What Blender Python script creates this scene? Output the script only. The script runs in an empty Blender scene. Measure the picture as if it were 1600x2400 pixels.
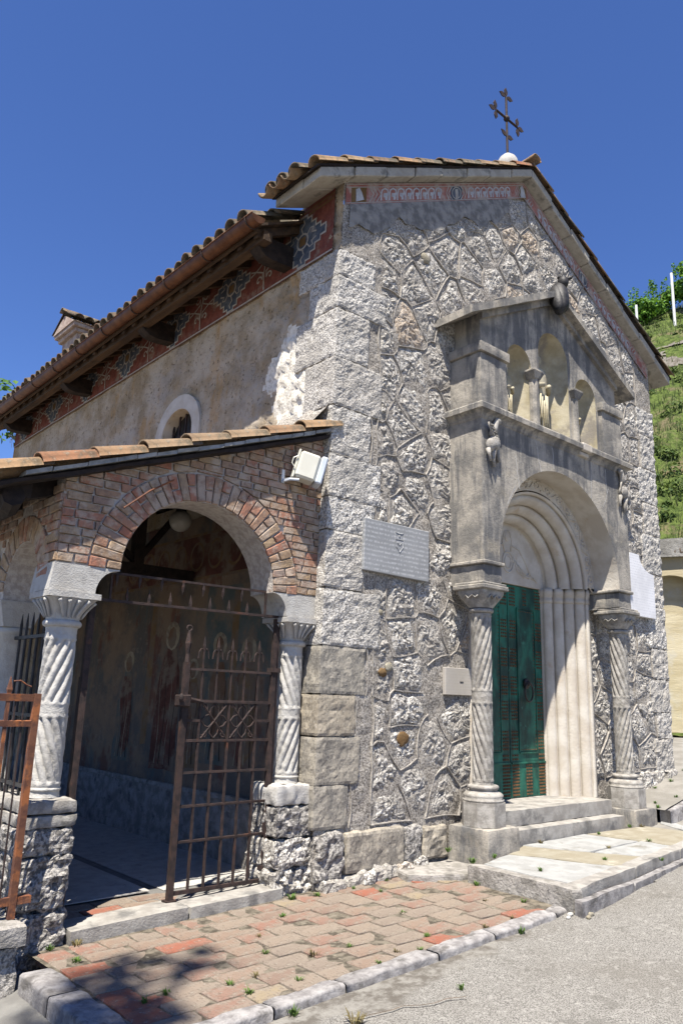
import bpy, bmesh, math, random
import numpy as np
from mathutils import Vector, Matrix
random.seed(7); RNG = np.random.RandomState(11)
S = bpy.context.scene
PI = math.pi

# ---------------------------------------------------------------- camera
cam_d = bpy.data.cameras.new('camera'); cam = bpy.data.objects.new('camera', cam_d); S.collection.objects.link(cam)
cam_d.sensor_fit = 'VERTICAL'; cam_d.sensor_height = 36.0; cam_d.lens = 1802/2400*36
cam_d.clip_start = 0.05; cam_d.clip_end = 2000
_yaw, _pitch, _roll = map(math.radians, (41.152, 13.706, 1.761))
_d = Vector((math.sin(_yaw)*math.cos(_pitch), math.cos(_yaw)*math.cos(_pitch), math.sin(_pitch)))
_r0 = _d.cross(Vector((0, 0, 1))).normalized(); _u0 = _r0.cross(_d)
_r = math.cos(_roll)*_r0 + math.sin(_roll)*_u0; _u = _r.cross(_d)
CAM = Vector((-4.24, -5.0, 1.42))
cam.matrix_world = Matrix(((_r.x, _u.x, -_d.x, CAM.x), (_r.y, _u.y, -_d.y, CAM.y), (_r.z, _u.z, -_d.z, CAM.z), (0, 0, 0, 1)))
S.camera = cam

# ---------------------------------------------------------------- sky and sun
SUN = Vector((-0.39, -0.28, 1.0)).normalized()
world = bpy.data.worlds.new('World'); S.world = world; world.use_nodes = True
wn = world.node_tree; wn.nodes.clear()
sky = wn.nodes.new('ShaderNodeTexSky'); sky.sky_type = 'NISHITA'; sky.sun_disc = False
sky.sun_elevation = math.asin(SUN.z); sky.sun_rotation = math.atan2(SUN.x, SUN.y)
sky.altitude = 1500; sky.air_density = 1.0; sky.dust_density = 0.1; sky.ozone_density = 6.0
bg = wn.nodes.new('ShaderNodeBackground'); bg.inputs['Strength'].default_value = 0.08
wo = wn.nodes.new('ShaderNodeOutputWorld')
hsv = wn.nodes.new('ShaderNodeHueSaturation'); hsv.inputs['Saturation'].default_value = 1.12; hsv.inputs['Value'].default_value = 1.0; hsv.inputs['Hue'].default_value = 0.512
wn.links.new(sky.outputs[0], hsv.inputs['Color']); wn.links.new(hsv.outputs[0], bg.inputs[0]); wn.links.new(bg.outputs[0], wo.inputs[0])
sl = bpy.data.lights.new('sun', 'SUN'); sl.energy = 5.0; sl.angle = math.radians(0.5); sl.color = (1.0, 0.94, 0.84)
so = bpy.data.objects.new('sun', sl); S.collection.objects.link(so)
so.location = (-8, -6, 20); so.rotation_euler = SUN.to_track_quat('Z', 'Y').to_euler()
S.view_settings.view_transform = 'Standard'; S.view_settings.look = 'None'
S.view_settings.exposure = 1.27; S.view_settings.gamma = 1.0; S.view_settings.use_curve_mapping = False
S.render.engine = 'CYCLES'
S.cycles.max_bounces = 6

# ---------------------------------------------------------------- helpers
COL = S.collection
def _link(o, parent):
    COL.objects.link(o)
    if parent is not None:
        o.parent = parent
        o.matrix_parent_inverse = wm(parent).inverted()
    return o
def wm(o):
    m = o.matrix_basis.copy()
    if o.parent is not None: m = wm(o.parent) @ o.matrix_parent_inverse @ m
    return m
def mesh(name, V, F, mat, parent=None, smooth=False, auto=None):
    me = bpy.data.meshes.new(name)
    V = np.asarray(V, dtype=float)
    me.from_pydata(V.tolist(), [], [tuple(int(i) for i in f) for f in F])
    if mat is not None:
        for m in (mat if isinstance(mat, (list, tuple)) else [mat]): me.materials.append(m)
    if smooth:
        me.polygons.foreach_set('use_smooth', [True]*len(me.polygons))
    me.update()
    return _link(bpy.data.objects.new(name, me), parent)
def inst(name, me, M, parent):
    o = bpy.data.objects.new(name, me); COL.objects.link(o)
    if parent is not None:
        o.parent = parent; o.matrix_parent_inverse = wm(parent).inverted()
    o.matrix_basis = M
    return o
def thing(name, loc, label, cat, group=None, kind=None):
    o = bpy.data.objects.new(name, None); COL.objects.link(o); o.location = loc; o.empty_display_size = 0.2
    return tag(o, label, cat, group, kind)
def tag(o, label=None, cat=None, group=None, kind=None):
    if label: o['label'] = label
    if cat: o['category'] = cat
    if group: o['group'] = group
    if kind: o['kind'] = kind
    return o

class MB:
    """collects shapes into one mesh"""
    def __init__(s): s.V = []; s.F = []; s.mi = []; s.m = 0
    def add(s, V, F):
        n = len(s.V); s.V.extend([tuple(map(float, v)) for v in V]); s.F.extend([tuple(int(i)+n for i in f) for f in F]); s.mi.extend([s.m]*len(F)); return s
    def box(s, a, b, j=0.0, bev=0.0):
        x0, y0, z0 = a; x1, y1, z1 = b
        P = np.array([(x0,y0,z0),(x1,y0,z0),(x1,y1,z0),(x0,y1,z0),(x0,y0,z1),(x1,y0,z1),(x1,y1,z1),(x0,y1,z1)])
        if j: P = P + RNG.uniform(-j, j, P.shape)
        if bev: return s.bevbox(P, bev)
        return s.add(P, BOXF)
    def bevbox(s, P, bev):
        bm = bmesh.new(); vs = [bm.verts.new(p) for p in P]
        for f in BOXF: bm.faces.new([vs[i] for i in f])
        bmesh.ops.bevel(bm, geom=list(bm.edges), offset=bev, segments=1, affect='EDGES')
        bm.verts.index_update(); V = [v.co[:] for v in bm.verts]; F = [[v.index for v in f.verts] for f in bm.faces]; bm.free()
        return s.add(V, F)
    def hexa(s, P, j=0.0):
        P = np.array(P, float)
        if j: P = P + RNG.uniform(-j, j, P.shape)
        return s.add(P, BOXF)
    def prism(s, poly, axis, a, b):
        """poly of 2D points extruded along axis between a and b. axis 1: poly=(x,z)"""
        n = len(poly)
        def p3(p, t):
            return (p[0], t, p[1]) if axis == 1 else ((t, p[0], p[1]) if axis == 0 else (p[0], p[1], t))
        V = [p3(p, a) for p in poly] + [p3(p, b) for p in poly]
        F = [list(range(n))[::-1], list(range(n, 2*n))] + [[i, (i+1) % n, n+(i+1) % n, n+i] for i in range(n)]
        return s.add(V, F)
    def tube(s, pts, r, n=8, closed=False, caps=True):
        pts = [Vector(p) for p in pts]; m = len(pts); rs = r if isinstance(r, (list, tuple)) else [r]*m
        V = []; prev = None
        for i, p in enumerate(pts):
            t = (pts[(i+1) % m]-pts[i-1]) if (closed or 0 < i < m-1) else (pts[1]-pts[0] if i == 0 else pts[-1]-pts[-2])
            t.normalize()
            if prev is None:
                up = Vector((0, 0, 1)) if abs(t.z) < 0.9 else Vector((0, 1, 0))
                a = t.cross(up).normalized()
            else: a = (prev - t*prev.dot(t)).normalized()
            prev = a; b = t.cross(a)
            for k in range(n):
                w = 2*PI*k/n + (PI/4 if n == 4 else 0)
                V.append(p + rs[i]*(math.cos(w)*a+math.sin(w)*b))
        F = []
        for i in range(m if closed else m-1):
            i2 = (i+1) % m
            for k in range(n): F.append((i*n+k, i*n+(k+1) % n, i2*n+(k+1) % n, i2*n+k))
        if caps and not closed:
            F.append(tuple(range(n))[::-1]); F.append(tuple((m-1)*n+k for k in range(n)))
        return s.add(V, F)
    def ell(s, c, r, M=None, nu=12, nv=8):
        V = []; F = []
        for i in range(nv+1):
            th = PI*i/nv
            for k in range(nu):
                ph = 2*PI*k/nu
                v = Vector((r[0]*math.sin(th)*math.cos(ph), r[1]*math.sin(th)*math.sin(ph), r[2]*math.cos(th)))
                if M is not None: v = M @ v
                V.append(v+Vector(c))
        for i in range(nv):
            for k in range(nu): F.append((i*nu+k, (i+1)*nu+k, (i+1)*nu+(k+1) % nu, i*nu+(k+1) % nu))
        return s.add(V, F)
    def lathe(s, prof, c, n=24, rfun=None, cap=True):
        V = []; m = len(prof)
        for r, z in prof:
            for k in range(n):
                th = 2*PI*k/n; rr = r if rfun is None else rfun(r, z, th)
                V.append((c[0]+rr*math.cos(th), c[1]+rr*math.sin(th), c[2]+z))
        F = [(i*n+k, i*n+(k+1) % n, (i+1)*n+(k+1) % n, (i+1)*n+k) for i in range(m-1) for k in range(n)]
        if cap: F += [tuple(range(n))[::-1], tuple((m-1)*n+k for k in range(n))]
        return s.add(V, F)
    def ribbon(s, pts, w, fn, h=0.003):
        """flat strip of width w following 2D pts; fn(u, v, h) gives the 3D point"""
        pts = [np.array(p, float) for p in pts]; m = len(pts); V = []
        for i, p in enumerate(pts):
            t = pts[min(i+1, m-1)]-pts[max(i-1, 0)]; t = t/(np.linalg.norm(t)+1e-9); nrm = np.array([-t[1], t[0]])
            ww = w if not callable(w) else w(i/(m-1))
            V.append(fn(*(p+nrm*ww/2), h)); V.append(fn(*(p-nrm*ww/2), h))
        return s.add(V, [(2*i, 2*i+1, 2*i+3, 2*i+2) for i in range(m-1)])
    def build(s, name, mat, parent=None, smooth=False):
        o = mesh(name, s.V, s.F, mat, parent, smooth)
        if any(s.mi): o.data.polygons.foreach_set('material_index', s.mi)
        return o
BOXF = [(3,2,1,0),(4,5,6,7),(0,1,5,4),(1,2,6,5),(2,3,7,6),(3,0,4,7)]

def _h(ix, iy, iz):
    n = (ix.astype(np.int64)*374761393 + iy.astype(np.int64)*668265263 + iz.astype(np.int64)*1274126177) & 0xffffffff
    n = ((n ^ (n >> 13))*1103515245) & 0xffffffff
    n = ((n ^ (n >> 16))*2246822519) & 0xffffffff
    return ((n ^ (n >> 15)) & 0xffffff)/float(0xffffff)
def vnoise(P):
    P = np.asarray(P, float); i = np.floor(P).astype(np.int64); f = P-i; f = f*f*(3-2*f)
    r = 0
    for dx in (0, 1):
        for dy in (0, 1):
            for dz in (0, 1):
                w = (f[:,0] if dx else 1-f[:,0])*(f[:,1] if dy else 1-f[:,1])*(f[:,2] if dz else 1-f[:,2])
                r = r+w*_h(i[:,0]+dx, i[:,1]+dy, i[:,2]+dz)
    return r*2-1
def fbm(P, sc=1.0, oc=3, gain=0.5):
    P = np.asarray(P, float)*sc; a = 1.0; r = 0
    for k in range(oc): r = r+a*vnoise(P+17.3*k); P = P*2.03; a *= gain
    return r
def clip_poly(poly, p, n):
    """keep the side where (q-p).n <= 0"""
    out = []; m = len(poly)
    for i in range(m):
        a = poly[i]; b = poly[(i+1) % m]
        da = (a[0]-p[0])*n[0]+(a[1]-p[1])*n[1]; db = (b[0]-p[0])*n[0]+(b[1]-p[1])*n[1]
        if da <= 0: out.append(a)
        if (da < 0 < db) or (db < 0 < da):
            t = da/(da-db); out.append((a[0]+t*(b[0]-a[0]), a[1]+t*(b[1]-a[1])))
    return out
def grid(us, vs, fn, keep=None):
    """fn(U, V) -> Nx3; returns V, F; keep(uc, vc) -> bool per quad"""
    us = np.asarray(us); vs = np.asarray(vs); U, W = np.meshgrid(us, vs, indexing='ij')
    P = fn(U.ravel(), W.ravel()); nu, nv = len(us), len(vs)
    i, j = np.meshgrid(np.arange(nu-1), np.arange(nv-1), indexing='ij'); i = i.ravel(); j = j.ravel()
    F = np.stack([i*nv+j, (i+1)*nv+j, (i+1)*nv+j+1, i*nv+j+1], 1)
    if keep is not None:
        k = keep((us[i]+us[i+1])/2, (vs[j]+vs[j+1])/2); F = F[k]
    return P, F
def lin(a, b, step): return np.linspace(a, b, max(2, int(abs(b-a)/step)+1))

def rough_box(name, a, b, mat, parent, res=0.04, amp=0.012, rnd=0.02, sc=14, flat=True, oc=3, skip=()):
    """a block with softened arrises and a rugged surface"""
    a = np.array(a, float); b = np.array(b, float); c = (a+b)/2; h = (b-a)/2; VV = []; FF = []; n = 0
    for ax in range(3):
        for sg in (-1, 1):
            if (ax, sg) in skip: continue
            o = [k for k in range(3) if k != ax]
            us = np.linspace(-1, 1, max(2, int(2*h[o[0]]/res)+1)); vs = np.linspace(-1, 1, max(2, int(2*h[o[1]]/res)+1))
            def fn(U, W):
                P = np.zeros((len(U), 3)); P[:, o[0]] = U*h[o[0]]; P[:, o[1]] = W*h[o[1]]; P[:, ax] = sg*h[ax]; return P
            P, F = grid(us, vs, fn)
            if (sg < 0) ^ (ax == 1): F = F[:, ::-1]
            VV.append(P); FF.append(F+n); n += len(P)
    P = np.concatenate(VV); F = np.concatenate(FF)
    inn = np.clip(P, -(h-rnd), h-rnd); d = P-inn; L = np.linalg.norm(d, axis=1, keepdims=True); N = d/np.maximum(L, 1e-6)
    P = inn+N*rnd
    W = P+c
    P = W+N*(amp*fbm(W, sc, oc)[:, None])
    o = mesh(name, P, F, mat, parent, smooth=not flat)
    return o
# ---------------------------------------------------------------- materials
class NT:
    def __init__(s, name, rough=0.9, spec=0.3):
        s.m = bpy.data.materials.new(name); s.m.use_nodes = True; s.t = s.m.node_tree; s.t.nodes.clear()
        s.out = s.n('ShaderNodeOutputMaterial'); s.b = s.n('ShaderNodeBsdfPrincipled')
        s.l(s.b.outputs[0], s.out.inputs[0]); s.b.inputs['Roughness'].default_value = rough
        s.b.inputs['Specular IOR Level'].default_value = spec
        s.co = s.n('ShaderNodeTexCoord').outputs['Object']
    def n(s, t): return s.t.nodes.new(t)
    def l(s, a, b): s.t.links.new(a, b)
    def noise(s, sc, det=4, rough=0.6, stretch=None, dist=0.0):
        x = s.n('ShaderNodeTexNoise'); x.inputs['Scale'].default_value = sc; x.inputs['Detail'].default_value = det
        x.inputs['Roughness'].default_value = rough; x.inputs['Distortion'].default_value = dist
        s.l(s.map(stretch), x.inputs['Vector']); return x.outputs['Fac']
    def map(s, stretch):
        if stretch is None: return s.co
        m = s.n('ShaderNodeMapping'); m.inputs['Scale'].default_value = stretch; s.l(s.co, m.inputs['Vector']); return m.outputs[0]
    def voro(s, sc, feat='F1', rnd=1.0, stretch=None):
        x = s.n('ShaderNodeTexVoronoi'); x.feature = feat; x.inputs['Scale'].default_value = sc; x.inputs['Randomness'].default_value = rnd
        s.l(s.map(stretch), x.inputs['Vector']); return x.outputs['Distance']
    def ramp(s, f, a, b, lo=0.0, hi=1.0):
        r = s.n('ShaderNodeMapRange'); r.inputs[1].default_value = a; r.inputs[2].default_value = b
        r.inputs[3].default_value = lo; r.inputs[4].default_value = hi; r.interpolation_type = 'SMOOTHSTEP'
        s.l(f, r.inputs[0]); return r.outputs[0]
    def mix(s, f, a, b, mode='MIX'):
        x = s.n('ShaderNodeMix'); x.data_type = 'RGBA'; x.blend_type = mode
        for v, k in ((f, 0), (a, 6), (b, 7)):
            if isinstance(v, (int, float)): x.inputs[k].default_value = v
            elif isinstance(v, (tuple, list)): x.inputs[k].default_value = (*v, 1)
            else: s.l(v, x.inputs[k])
        return x.outputs[2]
    def math(s, op, a, b=0.0):
        x = s.n('ShaderNodeMath'); x.operation = op
        for v, k in ((a, 0), (b, 1)):
            if isinstance(v, (int, float)): x.inputs[k].default_value = v
            else: s.l(v, x.inputs[k])
        return x.outputs[0]
    def rnd(s): return s.n('ShaderNodeObjectInfo').outputs['Random']
    def bump(s, *hs):
        """hs: (height socket, distance)"""
        prev = None
        for h, dist in hs:
            b = s.n('ShaderNodeBump'); b.inputs['Strength'].default_value = 1.0; b.inputs['Distance'].default_value = dist
            s.l(h, b.inputs['Height'])
            if prev: s.l(prev, b.inputs['Normal'])
            prev = b.outputs[0]
        s.l(prev, s.b.inputs['Normal'])
    def col(s, c):
        if isinstance(c, (tuple, list)): s.b.inputs['Base Color'].default_value = (*c, 1)
        else: s.l(c, s.b.inputs['Base Color'])
        return s.m

def m_rubble():
    n = NT('rubble_stone', 0.95, 0.15)
    a = n.noise(38, 6, 0.75); v = n.voro(60); f = n.noise(95, 3, 0.7)
    c = n.mix(n.ramp(a, 0.42, 0.56), (0.13, 0.118, 0.105), (0.54, 0.515, 0.47))
    c = n.mix(n.ramp(n.noise(4.5, 4), 0.46, 0.64, 0, 0.7), c, (0.27, 0.25, 0.22))
    c = n.mix(n.ramp(f, 0.36, 0.46, 0.75, 0.0), c, (0.06, 0.055, 0.05))
    c = n.mix(n.ramp(v, 0.03, 0.20, 0.7, 0.0), c, (0.07, 0.064, 0.058))
    c = n.mix(n.ramp(n.rnd(), 0.90, 0.97, 0.0, 0.4), c, (0.36, 0.25, 0.15))
    c = n.mix(n.ramp(n.rnd(), 0.0, 0.55, 0.45, 0.0), c, (0.25, 0.232, 0.21))
    n.bump((a, 0.008), (f, 0.003), (v, 0.004))
    return n.col(c)
def m_quoin():
    n = NT('quoin_stone', 0.95, 0.15)
    a = n.noise(48, 5, 0.75); v = n.voro(58)
    c = n.mix(n.ramp(a, 0.40, 0.56), (0.13, 0.122, 0.112), (0.53, 0.51, 0.475))
    c = n.mix(n.ramp(v, 0.03, 0.18, 0.7, 0.0), c, (0.075, 0.07, 0.062))
    c = n.mix(n.ramp(n.noise(2.5, 5, 0.65), 0.44, 0.62, 0, 0.65), c, (0.27, 0.255, 0.23))
    c = n.mix(n.ramp(n.rnd(), 0.2, 0.9, 0.0, 0.35), c, (0.32, 0.29, 0.25))
    n.bump((a, 0.007), (v, 0.005))
    return n.col(c)
def m_tooled():
    n = NT('tooled_block', 0.93, 0.2)
    a = n.noise(7, 6, 0.7); w = n.noise(40, 4, 0.7, (1.0, 1.0, 0.35)); p = n.noise(48, 5, 0.75)
    c = n.mix(n.ramp(a, 0.36, 0.62), (0.155, 0.145, 0.13), (0.32, 0.29, 0.24))
    c = n.mix(n.ramp(n.rnd(), 0.5, 0.9, 0, 0.5), c, (0.36, 0.29, 0.195))
    c = n.mix(n.ramp(p, 0.54, 0.64, 0.0, 0.7), c, (0.075, 0.07, 0.064))
    c = n.mix(n.ramp(p, 0.34, 0.42, 0.6, 0.0), c, (0.44, 0.42, 0.38))
    n.bump((w, 0.009), (n.noise(120, 2), 0.0015))
    return n.col(c)
def m_mortar():
    n = NT('mortar', 0.95, 0.1)
    a = n.noise(6, 5, 0.65); b = n.noise(56, 5, 0.8)
    c = n.mix(n.ramp(a, 0.35, 0.68), (0.26, 0.235, 0.205), (0.39, 0.36, 0.32))
    c = n.mix(n.ramp(b, 0.41, 0.53), n.mix(0.85, c, (0.065, 0.058, 0.05)), c)
    c = n.mix(n.ramp(b, 0.55, 0.63, 0, 0.75), c, (0.52, 0.495, 0.45))
    n.bump((b, 0.007), (n.noise(26, 4, 0.7), 0.010))
    return n.col(c)
def m_plain(name, c1, c2, sc=8, rough=0.9, bump=0.004, bsc=60, rv=0.0, c3=None, spec=0.3, t=(0.38, 0.62), det=5, stretch=None, metal=0.0, t3=(0.56, 0.7), sc3=3.0):
    n = NT(name, rough, spec); a = n.noise(sc, det, 0.62, stretch)
    c = n.mix(n.ramp(a, *t), c1, c2)
    if c3 is not None: c = n.mix(n.ramp(n.noise(sc3, 5, 0.65), *t3), c, c3)
    if rv: 
        k = n.math('ADD', n.math('MULTIPLY', n.rnd(), rv), 1-rv/2)
        cc = n.n('ShaderNodeCombineColor')
        for i in range(3): n.l(k, cc.inputs[i])
        c = n.mix(1.0, c, cc.outputs[0], 'MULTIPLY')
    if bump: n.bump((n.noise(bsc, 4, 0.65, stretch), bump))
    n.b.inputs['Metallic'].default_value = metal
    return n.col(c)
def m_portal():
    n = NT('portal_stone', 0.92, 0.2)
    a = n.noise(2.6, 6, 0.7); w = n.noise(75, 3, 0.7, (1, 1, 1.6)); st = n.noise(4.2, 5, 0.65, (1.6, 1.6, 0.22))
    c = n.mix(n.ramp(a, 0.38, 0.60), (0.156, 0.148, 0.136), (0.328, 0.300, 0.257))
    c = n.mix(n.ramp(st, 0.46, 0.60, 0, 0.8), c, (0.098, 0.098, 0.100))
    c = n.mix(n.ramp(n.noise(1.9, 4), 0.58, 0.72, 0, 0.42), c, (0.390, 0.335, 0.242))
    c = n.mix(n.ramp(w, 0.58, 0.66, 0, 0.6), c, (0.070, 0.066, 0.062))
    c = n.mix(n.ramp(n.noise(14, 5, 0.7), 0.58, 0.72, 0, 0.5), c, (0.094, 0.090, 0.086))
    n.bump((w, 0.003), (n.noise(28, 4, 0.7), 0.006))
    return n.col(c)
def m_cream():
    n = NT('cream_limestone', 0.85, 0.25)
    a = n.noise(4, 4, 0.6)
    c = n.mix(n.ramp(a, 0.38, 0.66), (0.403, 0.360, 0.302), (0.490, 0.457, 0.403))
    c = n.mix(n.ramp(n.noise(3, 5, 0.65), 0.60, 0.74, 0, 0.55), c, (0.324, 0.230, 0.137))
    n.bump((n.noise(45, 4), 0.004))
    return n.col(c)
def m_plaster():
    n = NT('old_plaster', 0.95, 0.1)
    a = n.noise(1.6, 6, 0.68); b = n.noise(20, 5, 0.72); s = n.noise(2.2, 6, 0.66, (1, 1, 0.42))
    c = n.mix(n.ramp(a, 0.38, 0.60), (0.276, 0.215, 0.141), (0.410, 0.350, 0.274))
    c = n.mix(n.ramp(s, 0.54, 0.66, 0, 0.5), c, (0.369, 0.215, 0.076))
    c = n.mix(n.ramp(n.noise(1.1, 6, 0.65), 0.54, 0.66, 0, 0.45), c, (0.328, 0.312, 0.297))
    c = n.mix(n.ramp(b, 0.32, 0.45, 0.85, 0.0), c, (0.088, 0.062, 0.036))
    c = n.mix(n.ramp(n.noise(7, 5, 0.7), 0.56, 0.68, 0, 0.5), c, (0.154, 0.119, 0.080))
    n.bump((b, 0.02), (n.noise(70, 4, 0.7), 0.004))
    return n.col(c)
def m_brick(name='brick_clay'):
    n = NT(name, 0.92, 0.15); r = n.rnd()
    cr = n.n('ShaderNodeValToRGB'); cr.color_ramp.interpolation = 'LINEAR'
    e = cr.color_ramp.elements; e[0].position = 0; e[0].color = (0.287, 0.121, 0.081, 1); e[1].position = 1; e[1].color = (0.276, 0.190, 0.132, 1)
    for p, c in ((0.25, (0.316, 0.155, 0.103)), (0.45, (0.276, 0.172, 0.115)), (0.65, (0.328, 0.236, 0.144)), (0.82, (0.241, 0.167, 0.132))):
        k = e.new(p); k.color = (*c, 1)
    n.l(r, cr.inputs[0])
    c = n.mix(n.ramp(n.noise(20, 6, 0.72), 0.42, 0.62, 0, 0.65), cr.outputs[0], (0.138, 0.098, 0.078))
    c = n.mix(n.ramp(n.noise(8, 7, 0.74), 0.46, 0.60, 0, 0.75), c, (0.368, 0.305, 0.247))
    n.bump((n.noise(50, 4, 0.7), 0.006))
    return n.col(c)
def m_paving():
    n = NT('paving_brick', 0.92, 0.15); r = n.rnd()
    cr = n.n('ShaderNodeValToRGB'); cr.color_ramp.interpolation = 'CONSTANT'
    e = cr.color_ramp.elements; e[0].position = 0; e[0].color = (0.20, 0.142, 0.108, 1); e[1].position = 0.94; e[1].color = (0.235, 0.082, 0.052, 1)
    for p, c in ((0.16, (0.185, 0.15, 0.122)), (0.34, (0.20, 0.118, 0.09)), (0.50, (0.21, 0.168, 0.132)), (0.64, (0.17, 0.115, 0.09)), (0.76, (0.235, 0.19, 0.125)), (0.84, (0.21, 0.105, 0.078))):
        k = e.new(p); k.color = (*c, 1)
    n.l(r, cr.inputs[0])
    f = n.ramp(n.noise(11, 7, 0.75), 0.38, 0.60, 0.1, 0.85)
    f = n.math('MULTIPLY', f, n.ramp(r, 0.92, 0.95, 1.0, 0.45))
    c = n.mix(f, cr.outputs[0], (0.215, 0.18, 0.145))
    c = n.mix(n.ramp(n.noise(55, 4, 0.75), 0.50, 0.64, 0, 0.6), c, (0.09, 0.07, 0.055))
    c = n.mix(n.ramp(n.noise(1.7, 6, 0.68), 0.50, 0.66, 0, 0.5), c, (0.105, 0.086, 0.068))
    c = n.mix(n.ramp(n.noise(30, 4, 0.7), 0.60, 0.68, 0, 0.6), c, (0.29, 0.265, 0.225))
    n.bump((n.noise(40, 6, 0.75), 0.007))
    return n.col(c)
def m_tile():
    n = NT('roof_tile_clay', 0.92, 0.15); r = n.rnd()
    cr = n.n('ShaderNodeValToRGB'); e = cr.color_ramp.elements
    e[0].position = 0; e[0].color = (0.17, 0.115, 0.075, 1); e[1].position = 1; e[1].color = (0.21, 0.085, 0.045, 1)
    for p, c in ((0.3, (0.225, 0.16, 0.10)), (0.6, (0.235, 0.15, 0.085)), (0.85, (0.20, 0.125, 0.075))):
        k = e.new(p); k.color = (*c, 1)
    n.l(r, cr.inputs[0])
    c = n.mix(n.ramp(n.noise(12, 6, 0.72), 0.44, 0.64, 0, 0.75), cr.outputs[0], (0.075, 0.068, 0.05))
    c = n.mix(n.ramp(n.noise(26, 5, 0.7), 0.56, 0.66, 0, 0.6), c, (0.26, 0.22, 0.17))
    n.bump((n.noise(40, 4, 0.65), 0.005))
    return n.col(c)
def m_tile_old():
    n = NT('lichen_roof_tile', 0.92, 0.15); r = n.rnd()
    cr = n.n('ShaderNodeValToRGB'); e = cr.color_ramp.elements
    e[0].position = 0; e[0].color = (0.167, 0.115, 0.077, 1); e[1].position = 1; e[1].color = (0.236, 0.081, 0.040, 1)
    for p, c in ((0.35, (0.223, 0.161, 0.112)), (0.6, (0.248, 0.155, 0.093)), (0.8, (0.211, 0.136, 0.093))):
        k = e.new(p); k.color = (*c, 1)
    n.l(r, cr.inputs[0])
    c = n.mix(n.ramp(n.noise(14, 5, 0.7), 0.34, 0.56, 0.25, 0.92), cr.outputs[0], (0.071, 0.068, 0.053))
    n.bump((n.noise(40, 4, 0.65), 0.006))
    return n.col(c)
def m_iron(name='rusty_iron', c1=(0.02, 0.014, 0.013), c2=(0.042, 0.026, 0.022), rust=(0.085, 0.035, 0.02), t3=(0.60, 0.74)):
    return m_plain(name, c1, c2, 20, 0.75, 0.002, 120, c3=rust, sc3=9, t3=t3)
def m_door():
    n = NT('verdigris_bronze', 0.6, 0.4)
    a = n.noise(4.5, 5, 0.65, (1, 1, 0.5)); b = n.noise(20, 4, 0.65, (1, 1, 0.3))
    c = n.mix(n.ramp(a, 0.36, 0.64), (0.009, 0.035, 0.027), (0.018, 0.140, 0.092))
    c = n.mix(n.ramp(b, 0.55, 0.72, 0, 0.5), c, (0.054, 0.046, 0.024))
    c = n.mix(n.ramp(n.noise(7, 4), 0.62, 0.74, 0, 0.6), c, (0.054, 0.232, 0.163))
    n.b.inputs['Metallic'].default_value = 0.2
    n.bump((b, 0.003))
    return n.col(c)
def m_asphalt():
    n = NT('pale_asphalt', 0.9, 0.2)
    v = n.voro(70); a = n.noise(120, 3, 0.7); L = n.noise(0.8, 5, 0.6)
    c = n.mix(n.ramp(a, 0.40, 0.60), (0.085, 0.08, 0.073), (0.245, 0.235, 0.215))
    c = n.mix(n.ramp(v, 0.05, 0.28, 0.6, 0), c, (0.31, 0.30, 0.275))
    c = n.mix(n.ramp(L, 0.40, 0.64, 0, 0.5), c, (0.115, 0.105, 0.09))
    c = n.mix(n.ramp(n.noise(22, 4, 0.7), 0.54, 0.66, 0, 0.4), c, (0.32, 0.31, 0.285))
    c = n.mix(n.ramp(n.noise(3.2, 6, 0.7), 0.58, 0.66, 0, 0.5), c, (0.10, 0.095, 0.085))
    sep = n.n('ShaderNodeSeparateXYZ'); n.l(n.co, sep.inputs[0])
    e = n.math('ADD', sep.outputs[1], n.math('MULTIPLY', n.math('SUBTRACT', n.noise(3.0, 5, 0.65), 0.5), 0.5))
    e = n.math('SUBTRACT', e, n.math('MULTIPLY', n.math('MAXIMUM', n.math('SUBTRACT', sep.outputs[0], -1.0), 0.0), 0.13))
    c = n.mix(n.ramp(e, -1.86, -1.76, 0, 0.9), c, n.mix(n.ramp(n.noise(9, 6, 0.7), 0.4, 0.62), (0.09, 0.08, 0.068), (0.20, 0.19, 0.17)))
    n.bump((v, 0.003), (a, 0.0014))
    return n.col(c)
def m_grass():
    n = NT('hill_grass', 0.95, 0.1)
    a = n.noise(0.7, 6, 0.72); b = n.noise(5, 5, 0.7)
    c = n.mix(n.ramp(b, 0.36, 0.62), (0.035, 0.055, 0.014), (0.10, 0.135, 0.035))
    c = n.mix(n.ramp(a, 0.50, 0.62, 0, 0.85), c, (0.15, 0.12, 0.075))
    n.bump((b, 0.15), (n.noise(30, 4), 0.02))
    return n.col(c)
def m_leaf(name, c1, c2):
    n = NT(name, 0.7, 0.25); g = n.n('ShaderNodeNewGeometry').outputs['Random Per Island']
    n.b.inputs['Transmission Weight'].default_value = 0.0
    c = n.mix(g, c1, c2)
    tr = n.n('ShaderNodeBsdfTranslucent'); n.l(c, tr.inputs[0])
    mx = n.n('ShaderNodeMixShader'); mx.inputs[0].default_value = 0.3
    n.l(n.b.outputs[0], mx.inputs[1]); n.l(tr.outputs[0], mx.inputs[2]); n.l(mx.outputs[0], n.out.inputs[0])
    return n.col(c)
def m_plaque(name, c1, c2, rows, rowscale):
    n = NT(name, 0.6, 0.4)
    x = n.noise(34, 3, 0.7, (1.6, 1, 1.0)); sep = n.n('ShaderNodeSeparateXYZ'); n.l(n.co, sep.inputs[0])
    w = n.math('SINE', n.math('MULTIPLY', sep.outputs[2], rowscale))
    f = n.math('MULTIPLY', n.ramp(x, 0.42, 0.58), n.ramp(w, -0.3, 0.6, 0, rows))
    c = n.mix(n.ramp(n.noise(3.5, 4), 0.35, 0.65), c1, tuple(v*0.86 for v in c1))
    return n.col(n.mix(f, c, c2))
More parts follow.
